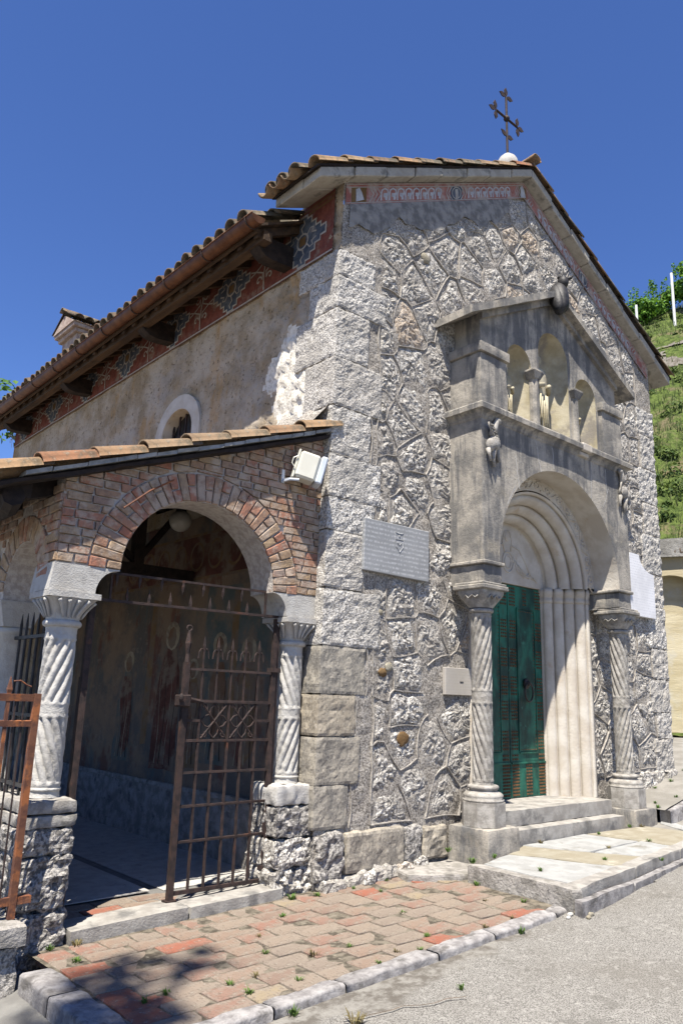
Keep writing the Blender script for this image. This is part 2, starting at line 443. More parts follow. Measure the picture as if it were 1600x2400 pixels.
def m_fresco():
    n = NT('fresco', 0.9, 0.15)
    a = n.noise(1.4, 6, 0.7); b = n.noise(2.6, 6, 0.7, (1, 1, 0.5))
    c = n.mix(n.ramp(a, 0.42, 0.58), (0.189, 0.137, 0.098), (0.101, 0.092, 0.084))
    c = n.mix(n.ramp(b, 0.54, 0.62, 0, 0.7), c, (0.119, 0.048, 0.035))
    c = n.mix(n.ramp(n.noise(3.3, 6, 0.7, (1, 1.3, 0.4)), 0.56, 0.64, 0, 0.6), c, (0.084, 0.105, 0.105))
    c = n.mix(n.ramp(n.noise(9, 6, 0.74), 0.56, 0.66, 0, 0.5), c, (0.238, 0.196, 0.154))
    n.bump((n.noise(20, 4), 0.004))
    return n.col(c)
M = dict(
    rubble=m_rubble(), quoin=m_quoin(), tooled=m_tooled(), mortar=m_mortar(), portal=m_portal(), cream=m_cream(), plaster=m_plaster(),
    brick=m_brick(), paving=m_paving(), tile=m_tile(), tile_old=m_tile_old(), iron=m_iron(), rust=m_iron('orange_rust_iron', (0.085, 0.035, 0.022), (0.13, 0.055, 0.03), (0.24, 0.085, 0.03), (0.48, 0.62)),
    door=m_door(), asphalt=m_asphalt(), grass=m_grass(), fresco=m_fresco(),
    rib=m_plain('pointing_mortar', (0.230, 0.210, 0.187), (0.348, 0.323, 0.289), 30, 0.95, 0.006, 70),
    column=m_plain('column_stone', (0.207, 0.192, 0.172), (0.321, 0.304, 0.276), 14, 0.92, 0.006, 90, c3=(0.138, 0.130, 0.115), sc3=6, t3=(0.54, 0.72)),
    white=m_plain('white_limestone', (0.330, 0.315, 0.290), (0.396, 0.384, 0.360), 10, 0.9, 0.006, 80, c3=(0.220, 0.211, 0.198), sc3=7, t3=(0.58, 0.74)),
    pitted=m_plain('pitted_block', (0.115, 0.108, 0.101), (0.374, 0.353, 0.324), 34, 0.95, 0.03, 38, t=(0.40, 0.60)),
    slab=m_plain('pale_slab', (0.235, 0.235, 0.226), (0.291, 0.291, 0.282), 6, 0.85, 0.006, 50, rv=0.12, c3=(0.169, 0.160, 0.137), sc3=4),
    yellowslab=m_plain('yellow_slab', (0.210, 0.185, 0.134), (0.244, 0.223, 0.172), 6, 0.85, 0.006, 50, c3=(0.38, 0.35, 0.28)),
    step=m_plain('step_stone', (0.223, 0.208, 0.188), (0.304, 0.289, 0.263), 7, 0.88, 0.005, 60, c3=(0.137, 0.132, 0.124), sc3=4, t3=(0.50, 0.66)),
    kerb=m_plain('kerb_stone', (0.163, 0.153, 0.150), (0.280, 0.268, 0.260), 16, 0.95, 0.006, 55, t=(0.34, 0.66), det=8, rv=0.15, c3=(0.111, 0.104, 0.098), sc3=9, t3=(0.50, 0.66)),
    rough=m_plain('worn_concrete', (0.186, 0.174, 0.155), (0.310, 0.291, 0.267), 9, 0.95, 0.015, 40, c3=(0.112, 0.105, 0.099), sc3=8),
    bmortar=m_plain('brick_mortar', (0.33, 0.29, 0.26), (0.46, 0.42, 0.38), 20, 0.95, 0.01, 60),
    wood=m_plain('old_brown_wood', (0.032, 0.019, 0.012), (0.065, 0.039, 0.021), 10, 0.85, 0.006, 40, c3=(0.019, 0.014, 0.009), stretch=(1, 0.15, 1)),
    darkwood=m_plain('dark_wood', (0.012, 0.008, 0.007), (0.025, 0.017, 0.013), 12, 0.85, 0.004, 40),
    copper=m_plain('brown_copper', (0.074, 0.031, 0.017), (0.118, 0.053, 0.028), 8, 0.5, 0.002, 40, metal=0.5, c3=(0.146, 0.074, 0.040)),
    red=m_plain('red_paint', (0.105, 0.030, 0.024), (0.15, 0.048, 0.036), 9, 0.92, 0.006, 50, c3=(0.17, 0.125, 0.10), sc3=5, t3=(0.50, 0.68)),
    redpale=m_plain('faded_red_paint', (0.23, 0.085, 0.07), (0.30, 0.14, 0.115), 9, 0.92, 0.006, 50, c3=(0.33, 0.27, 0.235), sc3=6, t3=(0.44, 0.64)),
    blue=m_plain('slate_blue_paint', (0.038, 0.052, 0.077), (0.077, 0.095, 0.126), 9, 0.92, 0.006, 50, c3=(0.196, 0.189, 0.189), sc3=4),
    paint=m_plain('cream_paint', (0.269, 0.245, 0.220), (0.343, 0.325, 0.300), 14, 0.92, 0.004, 50, c3=(0.220, 0.147, 0.116), sc3=6, t3=(0.56, 0.74)),
    greyblue=m_plain('pale_grey_paint', (0.302, 0.310, 0.331), (0.389, 0.396, 0.410), 14, 0.92, 0.004, 50, c3=(0.288, 0.216, 0.194), sc3=6),
    ochre=m_plain('ochre_paint', (0.111, 0.062, 0.023), (0.142, 0.090, 0.040), 9, 0.92, 0.004, 50, c3=(0.086, 0.055, 0.034)),
    darkred=m_plain('darkred_fresco', (0.073, 0.028, 0.022), (0.112, 0.045, 0.034), 5, 0.92, 0.003, 50, c3=(0.161, 0.123, 0.092), sc3=3.5, t3=(0.44, 0.60), det=7),
    tealpaint=m_plain('tealpaint_fresco', (0.070, 0.087, 0.084), (0.101, 0.109, 0.101), 5, 0.92, 0.003, 50, c3=(0.161, 0.123, 0.092), sc3=3.5, t3=(0.44, 0.60), det=7),
    skin=m_plain('skin_fresco', (0.119, 0.063, 0.036), (0.154, 0.090, 0.056), 5, 0.92, 0.003, 50, c3=(0.161, 0.123, 0.092), sc3=3.5, t3=(0.44, 0.60), det=7),
    slate=m_plain('grey_slate', (0.168, 0.175, 0.175), (0.266, 0.269, 0.266), 12, 0.85, 0.004, 40, rv=0.2),
    black=m_plain('black_metal', (0.012, 0.012, 0.013), (0.03, 0.028, 0.028), 12, 0.55, 0.003, 40),
    bronze=m_plain('dark_bronze', (0.03, 0.025, 0.022), (0.07, 0.055, 0.05), 12, 0.6, 0.002, 60, metal=0.3),
    stud=m_plain('stud_rust', (0.085, 0.042, 0.02), (0.14, 0.075, 0.035), 25, 0.6, 0.002, 60, metal=0.3),
    lampcream=m_plain('cream_enamel', (0.486, 0.473, 0.405), (0.526, 0.513, 0.446), 6, 0.4, 0.0, spec=0.5),
    lampgrey=m_plain('grey_enamel', (0.42, 0.46, 0.52), (0.48, 0.52, 0.58), 6, 0.35, 0.0, spec=0.5),
    globe=m_plain('opal_globe', (0.280, 0.258, 0.213), (0.314, 0.291, 0.246), 4, 0.35, 0.0, spec=0.5),
    plq_grey=m_plaque('grey_marble_plaque', (0.235, 0.24, 0.245), (0.37, 0.375, 0.38), 0.8, 2*PI/0.042),
    plq_white=m_plaque('white_marble_plaque', (0.629, 0.629, 0.646), (0.442, 0.442, 0.476), 0.6, 2*PI/0.035),
    plq_beige=m_plaque('beige_stone_plaque', (0.40, 0.37, 0.33), (0.31, 0.285, 0.255), 0.5, 2*PI/0.028),
    yellow=m_plain('ochre_render', (0.36, 0.31, 0.20), (0.46, 0.41, 0.29), 1.6, 0.92, 0.006, 14, c3=(0.42, 0.40, 0.34), sc3=0.9, stretch=(0.4, 0.4, 1.6)),
    coping=m_plain('grey_coping', (0.150, 0.145, 0.132), (0.246, 0.238, 0.220), 3, 0.92, 0.02, 14),
    earth=m_plain('pale_path', (0.168, 0.158, 0.139), (0.218, 0.206, 0.185), 3, 0.95, 0.01, 30, c3=(0.126, 0.118, 0.101), sc3=1.2),
    concrete=m_plain('grey_concrete', (0.129, 0.125, 0.118), (0.175, 0.171, 0.160), 5, 0.95, 0.008, 60, c3=(0.091, 0.087, 0.080), sc3=2),
    chimney=m_plain('pinkish_render', (0.26, 0.19, 0.155), (0.36, 0.29, 0.24), 8, 0.92, 0.006, 40, c3=(0.22, 0.15, 0.12)),
    gutterc=m_plain('worn_gutter_concrete', (0.13, 0.125, 0.115), (0.19, 0.182, 0.168), 12, 0.95, 0.004, 70, c3=(0.10, 0.095, 0.085), sc3=5, t3=(0.48, 0.66)),
    joint=m_plain('joint_dirt', (0.055, 0.046, 0.034), (0.15, 0.13, 0.10), 14, 0.95, 0.006, 60, c3=(0.20, 0.18, 0.14), sc3=20),
    veins=m_plain('lime_streak', (0.38, 0.37, 0.35), (0.46, 0.45, 0.43), 14, 0.95, 0.0, 60),
    gplaster=m_plain('grey_wall_plaster', (0.13, 0.125, 0.12), (0.24, 0.23, 0.215), 9, 0.95, 0.010, 26, c3=(0.32, 0.30, 0.27), sc3=5, det=7, t3=(0.56, 0.70)),
    lumpy_lit=m_plain('rough_white_sunlit_render', (0.439, 0.397, 0.329), (0.634, 0.598, 0.525), 22, 0.95, 0.012, 30, c3=(0.244, 0.201, 0.140), sc3=16, t=(0.36, 0.56), t3=(0.58, 0.70)),  # rough white render, its colour raised to carry the sunlight near the corner
    halo=m_plain('halo_fresco', (0.238, 0.196, 0.133), (0.308, 0.266, 0.196), 8, 0.92, 0.003, 50, c3=(0.168, 0.129, 0.098), sc3=6, t3=(0.46, 0.62)),
    duskochre=m_plain('dull_ochre_fresco', (0.147, 0.092, 0.045), (0.196, 0.126, 0.070), 8, 0.92, 0.003, 50, c3=(0.133, 0.101, 0.077), sc3=4, t3=(0.44, 0.60)),
    niche=m_plain('yellowish_niche_stone', (0.30, 0.26, 0.17), (0.40, 0.36, 0.265), 4, 0.9, 0.004, 50, c3=(0.20, 0.18, 0.15), sc3=3, t3=(0.50, 0.68)),
    dryweed=m_leaf('dry_weed', (0.13, 0.10, 0.04), (0.20, 0.17, 0.08)),
    cornice=m_plain('cornice_limestone', (0.27, 0.25, 0.215), (0.37, 0.35, 0.305), 5, 0.9, 0.004, 50, rv=0.12, c3=(0.17, 0.16, 0.14), sc3=5, t3=(0.52, 0.68)),
    post=m_plain('weathered_post', (0.52, 0.52, 0.52), (0.64, 0.64, 0.63), 6, 0.8, 0.003, 30),
    bark=m_plain('bark', (0.07, 0.05, 0.035), (0.12, 0.09, 0.065), 10, 0.95, 0.02, 20),
    scree=m_plain('pale_scree', (0.092, 0.080, 0.063), (0.160, 0.147, 0.126), 5, 0.95, 0.05, 14),
    vine=m_leaf('vine_leaf', (0.05, 0.13, 0.012), (0.13, 0.25, 0.03)), treeleaf=m_leaf('tree_leaf', (0.035, 0.09, 0.012), (0.10, 0.19, 0.03)),
    weed=m_leaf('weed_leaf', (0.05, 0.11, 0.02), (0.12, 0.19, 0.04)), shrub=m_leaf('shrub_leaf', (0.035, 0.07, 0.015), (0.12, 0.165, 0.04)),
    hillgrass=m_leaf('hill_blade', (0.05, 0.08, 0.02), (0.15, 0.17, 0.06)),
)
# ---------------------------------------------------------------- ground, road, paving
def lerp_tab(x, tab):
    return np.interp(x, [t[0] for t in tab], [t[1] for t in tab])
ROAD = [(-40, -0.5), (-2.6, -0.275), (-2.3, -0.20), (-1.5, -0.135), (0, -0.075), (1.1, -0.035), (2, 0.02), (3.5, 0.10), (4.2, 0.16), (5.2, 0.30), (6.0, 0.56), (8.4, 0.84), (11, 0.93), (16, 1.0), (60, 1.2)]
def HR(x, y): 
    z = lerp_tab(x, ROAD)
    return z - 0.02*np.clip(-2-np.asarray(y), 0, 6)*0.5
def PZ(x): return -0.035+0.035*x
HD = np.array([0.9057, 0.4239]); HN = np.array([0.4239, -0.9057])      # away from the camera / to the right, seen from above
def hill_z(d, s):
    return 4.75+0.8*np.clip(d, 0, 19)+0.12*np.clip(d-19, 0, 60)
def ground_pts(U, W):
    z = HR(U, W)-0.03
    return np.stack([U, W, z], 1)
xs = np.concatenate([[-400, -150, -60, -30, -15], np.arange(-8, 12.1, 0.25), [14, 18, 25, 60, 150, 400]])
ys = np.concatenate([[-400, -150, -60, -30, -15], np.arange(-7, 4.1, 0.25), [6, 9, 14, 20, 30, 60, 150, 400]])
P, F = grid(xs, ys, ground_pts); tag(mesh('ground', P, F, M['earth'], smooth=True), 'pale earth ground under and around the church', 'ground', kind='structure')
def road_pts(U, W):
    P = np.stack([U, W, HR(U, W)], 1); P[:, 2] += 0.006*fbm(P, 2.2, 2); return P
P, F = grid(np.arange(-2.3, 14.05, 0.1), np.arange(-12, -1.4, 0.1), road_pts, lambda u, v: (v < -1.50) & ~((u > 1.1) & (v > -1.62-0.0*u) & (v > -1.72+0.14*(u-1.1))))
road = tag(mesh('road', P, F, M['asphalt'], smooth=True), 'pale sun-bleached asphalt road in front of the chapel', 'road', kind='structure')
P, F = grid(np.arange(-9, -2.28, 0.1), np.arange(-8, 3, 0.1), lambda U, W: np.stack([U, W, HR(U, W)+0.004+0.004*fbm(np.stack([U, W, W*0], 1), 3, 2)], 1))
tag(mesh('concrete_path', P, F, M['concrete'], smooth=True), 'grey concrete ground left of the kerb, in tree shade', 'path', kind='structure')
g = MB()
for pts in ([(-1.36, -1.84), (-1.1, -1.90), (-0.85, -1.98), (-0.6, -2.08)],):
    q = [(x+0.02*math.sin(9*x), y) for x, y in pts]
    g.ribbon([(a[0]+(b[0]-a[0])*t, a[1]+(b[1]-a[1])*t+0.015*math.sin(31*(a[0]+t))) for a, b in zip(q, q[1:]) for t in (0, .33, .66)], 0.007, lambda u, v, h: (u, v, float(HR(u, v))+0.014), 0)
g.build('road_crack', M['bark'], road)

pav = tag(None or mesh('brick_pavement', *grid(np.arange(-2.22, 1.2, 0.1), np.arange(-1.46, 0.16, 0.1), lambda U, W: np.stack([U, W, PZ(U)-0.006+0.004*fbm(np.stack([U, W, 0*U], 1), 6, 3)], 1)), M['joint']), 'brick pavement in front of the portico threshold', 'pavement', kind='structure')
def brick_mesh(sx, sy, sz, bev, j, name):
    g = MB(); P = np.array([(-1,-1,-1),(1,-1,-1),(1,1,-1),(-1,1,-1),(-1,-1,1),(1,-1,1),(1,1,1),(-1,1,1)])*np.array([sx, sy, sz])/2
    P = P+RNG.uniform(-j, j, P.shape); g.bevbox(P, bev)
    me = bpy.data.meshes.new(name); me.from_pydata(g.V, [], g.F); return me
pv = []
for k in range(8):
    me = brick_mesh(0.290, 0.149, 0.06, 0.004, 0.004, 'paving_brick'); me.materials.append(M['paving']); pv.append(me)
pv2 = []
for L_ in (0.235, 0.235, 0.34, 0.34):
    me = brick_mesh(L_, 0.149, 0.06, 0.004, 0.004, 'paving_brick'); me.materials.append(M['paving']); pv2.append((L_, me))
pq = []
for k in range(3):
    me = brick_mesh(0.185, 0.175, 0.06, 0.008, 0.005, 'paving_brick'); me.materials.append(M['paving']); pq.append(me)
def lay(me, x, y, rz=0.0):
    inst('brick', me, Matrix.Translation((x, y, PZ(x)-0.03+RNG.uniform(-0.0025, 0.0015))) @ Matrix.Rotation(rz+RNG.uniform(-.012, .012), 4, 'Z') @ Matrix.Rotation(RNG.uniform(-.005, .005), 4, 'X'), pav)
x = -2.1
while x < 1.1:
    lay(random.choice(pq), x, -0.115 if x < -0.3 else -0.115); x += 0.192
y = -0.285; row = 0
while y > -1.44:
    x = -2.19
    end = 1.20-max(0, (-1.2-y))*0.9; lay_first = True
    while x < end-.10:
        if lay_first: L_, me = 0.185, random.choice(pq)
        else: L_, me = random.choice([(0.29, random.choice(pv))]*4+pv2)
        if lay_first and row % 2: L_, me = 0.29, random.choice(pv)
        if x+L_ > end+.06: break
        lay(me, x+L_/2, y); x += L_+0.004; lay_first = False
    y -= 0.1585; row += 1
# kerb stones
kerb = thing('kerb', (-0.5, -1.5, -0.05), 'low rounded stone kerb around the brick pavement', 'kerb', kind='structure')
def kerb_stone(p, q, w, top, drop, j=0.006):
    p = Vector((*p, 0)); q = Vector((*q, 0)); t = (q-p).normalized(); n = Vector((-t.y, t.x, 0)); L = (q-p).length; V = []; k = max(3, int(L/0.07)); prof = []
    for a in (0, 22, 45, 68, 90): prof.append((w/2-0.018+0.018*math.sin(math.radians(a)), -0.018+0.018*math.cos(math.radians(a))))
    prof = [(-a, b) for a, b in prof[::-1]]+prof
    prof = [(-w/2, -drop)]+prof+[(w/2, -drop)]; m = len(prof); F = []
    for i in range(k+1):
        c = p+(q-p)*(i/k); e = 0.005 if i in (0, k) else 0.0
        for a, b in prof:
            V.append(((c.x+n.x*a*(1-e*3)), c.y+n.y*a*(1-e*3), top(c.x, c.y)+b-e+RNG.uniform(-.003, .003)))
    V = np.array(V); V[:, :2] += 0.008*fbm(V, 7, 2)[:, None]; V[:, 2] += 0.008*fbm(V+5, 9, 2)
    for i in range(k):
        for a in range(m-1): F.append((i*m+a, i*m+a+1, (i+1)*m+a+1, (i+1)*m+a))
    F.append(tuple(range(m))); F.append(tuple(k*m+a for a in range(m))[::-1])
    return mesh('kerb_stone', V, F, M['kerb'], kerb, smooth=True)
xk = -2.21
for L in (0.62, 0.48, 0.75, 0.55, 0.70):
    kerb_stone((xk+0.006, -1.515), (xk+L-0.006, -1.515), 0.125, lambda a, b: PZ(a)+0.004, 0.16); xk += L
cv = [(0.90, -1.515), (1.06, -1.49), (1.17, -1.40), (1.2, -1.3)]
kerb_stone(cv[0], cv[1], 0.11, lambda a, b: PZ(a), 0.12)
yk = -0.27
for L in (0.42, 0.60, 0.58):
    kerb_stone((-2.29, yk-0.006), (-2.29, yk-L+0.006), 0.185, lambda a, b: PZ(-2.2)-0.0, 0.26); yk -= L
# threshold under the portico arch
th = thing('threshold', (-1.2, 0.15, -0.1), 'worn stone threshold in two blocks under the portico arch', 'threshold', kind='structure')
def slope_box(name, x0, x1, y0, y1, z0a, z0b, h, mat, parent, res=0.05, amp=0.004):
    o = rough_box(name, (x0, y0, 0), (x1, y1, h), mat, parent, res, amp, 0.012, 14, False)
    for v in o.data.vertices: v.co.z += z0a+(z0b-z0a)*(v.co.x-x0)/(x1-x0)
    return o
slope_box('threshold_stone', -1.985, -1.145, 0.0, 0.27, -0.16, -0.13, 0.135, M['step'], th)
slope_box('threshold_stone', -1.135, -0.335, 0.0, 0.27, -0.13, -0.105, 0.128, M['step'], th)
# portico floor
pf = tag(mesh('portico_floor', *grid(lin(-2.1, -0.02, 0.3), lin(0.26, 8.8, 0.5), lambda U, W: np.stack([U, W, -0.045+0.012*(U+2)], 1)), M['concrete']), 'shaded stone floor inside the portico', 'floor', kind='structure')
for i in range(5):
    for (a, b) in ((-2.06, -1.12), (-1.0, -0.06)):
        g = MB(); y0 = 0.62+i*0.98; g.hexa([(a, y0, -0.03), (b, y0, -0.02), (b, y0+0.97, -0.02), (a, y0+0.97, -0.03), (a, y0, -0.025), (b, y0, -0.012), (b, y0+0.97, -0.012), (a, y0+0.97, -0.025)]); g.build('floor_slab', M['white'], pf)
for i in range(6):
    inst('brick', random.choice(pv), Matrix.Translation((-1.9+i*0.3, 0.37, -0.062)), pf); inst('brick', random.choice(pv), Matrix.Translation((-1.75+i*0.3, 0.53, -0.062)), pf)
# landing in front of the door
LZ = lambda x: 0.135+0.015*(x-1.2)
land = thing('landing', (2.5, -1.0, 0), 'raised landing of pale stone slabs before the chapel door', 'landing', kind='structure')
def slab(name, poly, mat, h, par, zf=LZ, top=0.0, amp=0.004):
    g = MB(); n = len(poly); cx = sum(p[0] for p in poly)/n; cy = sum(p[1] for p in poly)/n
    rings = []
    pp = []
    for i in range(n):
        a, b = poly[i], poly[(i+1) % n]
        for t in np.linspace(0, 1, max(2, int(math.hypot(b[0]-a[0], b[1]-a[1])/0.1)), endpoint=False): pp.append((a[0]+(b[0]-a[0])*t, a[1]+(b[1]-a[1])*t))
    m = len(pp); V = []
    for sc_, dz in ((1, -h), (1, -0.015), (0.985, 0), (0.7, 0), (0.35, 0)):
        for p in pp: V.append((cx+(p[0]-cx)*sc_, cy+(p[1]-cy)*sc_, zf(p[0])+top+dz))
    V.append((cx, cy, zf(cx)+top)); V = np.array(V); V[:, 2] += amp*fbm(V*[1, 1, 0], 5, 3); V[:, :2] += 0.008*fbm(V, 8, 2)[:, None]*(V[:, 2:3] > -9)
    F = [(r*m+i, r*m+(i+1) % m, (r+1)*m+(i+1) % m, (r+1)*m+i) for r in range(4) for i in range(m)]+[(4*m+i, 4*m+(i+1) % m, 5*m) for i in range(m)]
    return mesh(name, V, F, mat, par, smooth=False)
slab('slab', [(1.20, -1.50), (2.05, -1.40), (1.72, -0.55), (1.23, -0.66)], M['slab'], 0.17, land)
slab('slab', [(2.07, -1.395), (2.62, -1.335), (2.14, -0.40), (1.74, -0.53)], M['yellowslab'], 0.17, land)
slab('slab', [(2.64, -1.33), (3.35, -1.25), (3.3, -0.95), (2.45, -0.95)], M['slab'], 0.17, land)
slab('slab', [(2.43, -0.92), (3.28, -0.93), (3.2, -0.39), (2.16, -0.38)], M['slab'], 0.17, land)
slab('slab', [(3.37, -1.245), (4.25, -1.12), (4.2, -0.53), (3.23, -0.40), (3.32, -0.92)], M['yellowslab'], 0.17, land)
slab('slab', [(4.27, -1.12), (7.2, -0.95), (7.2, -0.6), (4.54, -0.52)], M['slab'], 0.3, land, zf=lambda x: LZ(x)+0.10*max(0, x-4.4))
for a, b in (((1.14, -1.62), (2.15, -1.50)), ((2.16, -1.50), (3.2, -1.375)), ((3.21, -1.375), (4.2, -1.245)), ((4.21, -1.245), (5.2, -1.1))):
    slab('rim_stone', [a, b, (b[0], b[1]+0.125), (a[0], a[1]+0.13)], M['step'], 0.19, land, top=0.004)
slab('rim_stone', [(1.06, -1.60), (1.135, -1.63), (1.19, -1.49), (1.22, -0.64), (1.10, -0.60)], M['rough'], 0.185, land, top=-0.002)
slab('rim_stone', [(1.02, -1.70), (1.9, -1.62), (1.9, -1.57), (1.14, -1.64), (1.05, -1.62)], M['kerb'], 0.17, land, top=-0.06)
slab('rim_stone', [(1.92, -1.62), (3.4, -1.44), (3.4, -1.37), (1.92, -1.56)], M['kerb'], 0.17, land, top=-0.07)
slab('concrete_pad', [(0.72, -0.28), (1.05, -0.52), (1.28, -0.58), (1.5, -0.5), (1.5, -0.05), (0.8, -0.05)], M['rough'], 0.08, land, zf=lambda x: 0.045, amp=0.012)
# raised pavement at the right end of the facade
RP = [(4.48, 0.33), (6.0, 0.62), (7.5, 0.78), (9.5, 0.9)]
P, F = grid(lin(4.52, 9, 0.12), lin(-0.85, 0.06, 0.05), lambda U, W: np.stack([U, W, lerp_tab(U, RP)-0.06*np.clip(-W-0.5, 0, 1)+0.008*fbm(np.stack([U, W, U*0], 1), 5, 3)], 1), lambda u, v: v > -0.59-0.06*(u-4.56))
tag(mesh('side_pavement', P, F, M['earth'], smooth=True), 'sloping worn pavement at the right end of the facade', 'pavement', kind='structure')
kerb2 = kerb; xk = 4.56
for L in (0.55, 0.6, 0.6, 0.7):
    kerb_stone((xk+.006, -0.575-.06*(xk-4.56)), (xk+L-.006, -0.575-.06*(xk+L-4.56)), 0.13, lambda a, b: float(lerp_tab(a, RP))-0.02, 0.5); xk += L
# path and grass verge to the yellow wall
def atD(D, s): return np.array([CAM.x, CAM.y])+HD*D+HN*s
def path_pts(U, W):
    p = atD(0, 0)[None, :]+HD[None, :]*U[:, None]+HN[None, :]*W[:, None]
    return np.stack([p[:, 0], p[:, 1], np.interp(U, [9, 11.4, 14, 17.5], [0.45, 0.61, 0.875, 0.95])], 1)
P, F = grid(lin(11.3, 17.4, 0.3), lin(-3.5, 5.0, 0.3), path_pts); tag(mesh('side_path', P, F, M['earth'], smooth=True), 'pale path running beside the chapel to the yellow wall', 'path', kind='structure')
P, F = grid(lin(16.1, 17.4, 0.1), lin(-3.5, 5.0, 0.1), lambda U, W: path_pts(U, W)+np.array([0, 0, 0.03])+0.02*vnoise(np.stack([U, W, U*0], 1)*9)[:, None]*[0, 0, 1])
tag(mesh('grass_verge', P, F, M['grass'], smooth=True), 'narrow grass verge at the foot of the yellow wall', 'grass', kind='structure')

# ---------------------------------------------------------------- yellow retaining wall with blind arches
def W3(s, d, z): 
    p = atD(17.3+d, s); return (p[0], p[1], z)
rw = thing('retaining_wall', W3(0, 0, 0.9), 'ochre rendered retaining wall with blind arches and dark coping below the hill', 'wall')
def wall_panel(s0, s1):
    g = MB(); c = (s0+s1)/2; r = (s1-s0)/2-0.14; zs = 3.62; zt = 4.52; zb = 0.85; n = 16
    arc = [(c-r*math.cos(PI*i/n), zs+0.52*r/0.6*math.sin(PI*i/n)) for i in range(n+1)]
    out = [(s0, zb)]+[(c-r, zb)]+arc+[(c+r, zb), (s1, zb), (s1, zt), (s0, zt)]
    top = [(s0+(s1-s0)*i/n, zt) for i in range(n+1)]
    for i in range(n):
        a, b = arc[i], arc[i+1]; g.add([W3(a[0], 0, a[1]), W3(b[0], 0, b[1]), W3(top[i+1][0], 0, zt), W3(top[i][0], 0, zt)], [(0, 1, 2, 3)])
        g.add([W3(a[0], 0, a[1]), W3(a[0], .28, a[1]), W3(b[0], .28, b[1]), W3(b[0], 0, b[1])], [(0, 1, 2, 3)])
    for sa, sb in ((s0, c-r), (c+r, s1)):
        g.add([W3(sa, 0, zb), W3(sb, 0, zb), W3(sb, 0, zs), W3(sa, 0, zs)], [(0, 1, 2, 3)])
    g.add([W3(s0, 0, zs), W3(c-r, 0, zs), W3(s0, 0, zt)], [(0, 1, 2)]); g.add([W3(s1, 0, zs), W3(c+r, 0, zs), W3(s1, 0, zt)], [(0, 1, 2)])
    for sa in (c-r, c+r): g.add([W3(sa, 0, zb), W3(sa, .28, zb), W3(sa, .28, zs), W3(sa, 0, zs)], [(0, 1, 2, 3)])
    g.build('wall_bay', M['yellow'], rw)
    h = MB(); h.add([W3(c-r, .28, zb), W3(c+r, .28, zb), W3(c+r, .28, 4.4), W3(c-r, .28, 4.4)], [(0, 1, 2, 3)]); h.build('wall_panel', M['yellow'], rw)
for k in range(-3, 5): wall_panel(-0.86+k*1.5, -0.86+(k+1)*1.5)
for k in range(-3, 5):
    g = MB(); a = -0.86+k*1.5; b = a+1.49
    g.hexa([W3(a, -.12, 4.52), W3(b, -.12, 4.53), W3(b, .45, 4.53), W3(a, .45, 4.52), W3(a, -.12, 4.90), W3(b, -.12, 4.92), W3(b, .45, 4.92), W3(a, .45, 4.90)], 0.015); g.build('coping_stone', M['coping'], rw)
g = MB()      # carved letters on the coping
def CP(s, z): return W3(s, -0.128, z)
def stroke(pts, w=0.025):
    g.ribbon(pts, w, lambda u, v, h: CP(u, v))
stroke([(0.04, 4.60), (0.04, 4.84)]); stroke([(0.14, 4.60), (0.14, 4.84)])
stroke([(0.14+0.17*math.sin(t*PI), 4.72+0.12*math.cos(t*PI)) for t in np.linspace(0, 1, 14)])
g.build('carved_lettering', M['bark'], rw)

# ---------------------------------------------------------------- hillside
def hill_pts(U, W):
    p = np.array([CAM.x, CAM.y])[None, :]+HD[None, :]*(17.55+U)[:, None]+HN[None, :]*W[:, None]
    z = hill_z(U, W); Q = np.stack([p[:, 0], p[:, 1], z], 1); m = np.clip(U/1.5, 0, 1)
    Q[:, 2] += m*(0.35*fbm(Q*[1, 1, 0.3], 0.45, 3)+0.10*fbm(Q, 2.2, 2)) - np.clip(-W-5, 0, 30)*0.22*np.clip(U/10, 0, 1)
    return Q
P, F = grid(np.concatenate([lin(0, 20, 0.25), [22, 26, 34, 60]]), np.concatenate([[-40, -20, -12], lin(-8, 10, 0.25), [14, 22, 40, 60]]), hill_pts)
hill = tag(mesh('hillside', P, F, M['grass'], smooth=True), 'steep grassy hillside rising behind the chapel', 'hill', kind='structure')
def leaf_cloud(g, c, r, n, size, flat=0.0, shell=0.35, up=0.3):
    for i in range(n):
        d = Vector((random.gauss(0, 1), random.gauss(0, 1), random.gauss(0, 1))).normalized(); t = random.uniform(shell, 1)**0.6
        p = Vector(c)+Vector((d.x*r[0]*t, d.y*r[1]*t, d.z*r[2]*t))
        nrm = (d+Vector((random.uniform(-1, 1), random.uniform(-1, 1), random.uniform(-.4, 1)+up))).normalized()
        a = nrm.orthogonal().normalized(); a = (a*math.cos(i*2.4)+nrm.cross(a)*math.sin(i*2.4)); b = nrm.cross(a); s = size*random.uniform(0.6, 1.3)
        g.add([p-a*s*.5, p+b*s*.38+nrm*s*.08, p+a*s*.6, p-b*s*.38+nrm*s*.08], [(0, 1, 2, 3)])
g = MB()
for i in range(420):
    u = random.uniform(0.2, 18.5); w = random.uniform(-3.2, 4.2); q = hill_pts(np.array([u]), np.array([w]))[0]
    if (10.8 < u < 14.6 and w > -0.4 and random.random() < 0.92): continue
    if vnoise(np.array([[u*0.5, w*0.5, 3]]))[0] < -0.25: continue
    r = random.uniform(0.12, 0.38) if u < 14 else random.uniform(0.1, 0.2)
    leaf_cloud(g, q+[0, 0, r*0.35], (r, r, r*0.7), int(26+160*r), 0.10)
tag(g.build('hillside_shrubs', M['shrub']), 'low green scrub covering the hillside', 'shrubs', kind='stuff')
g = MB()
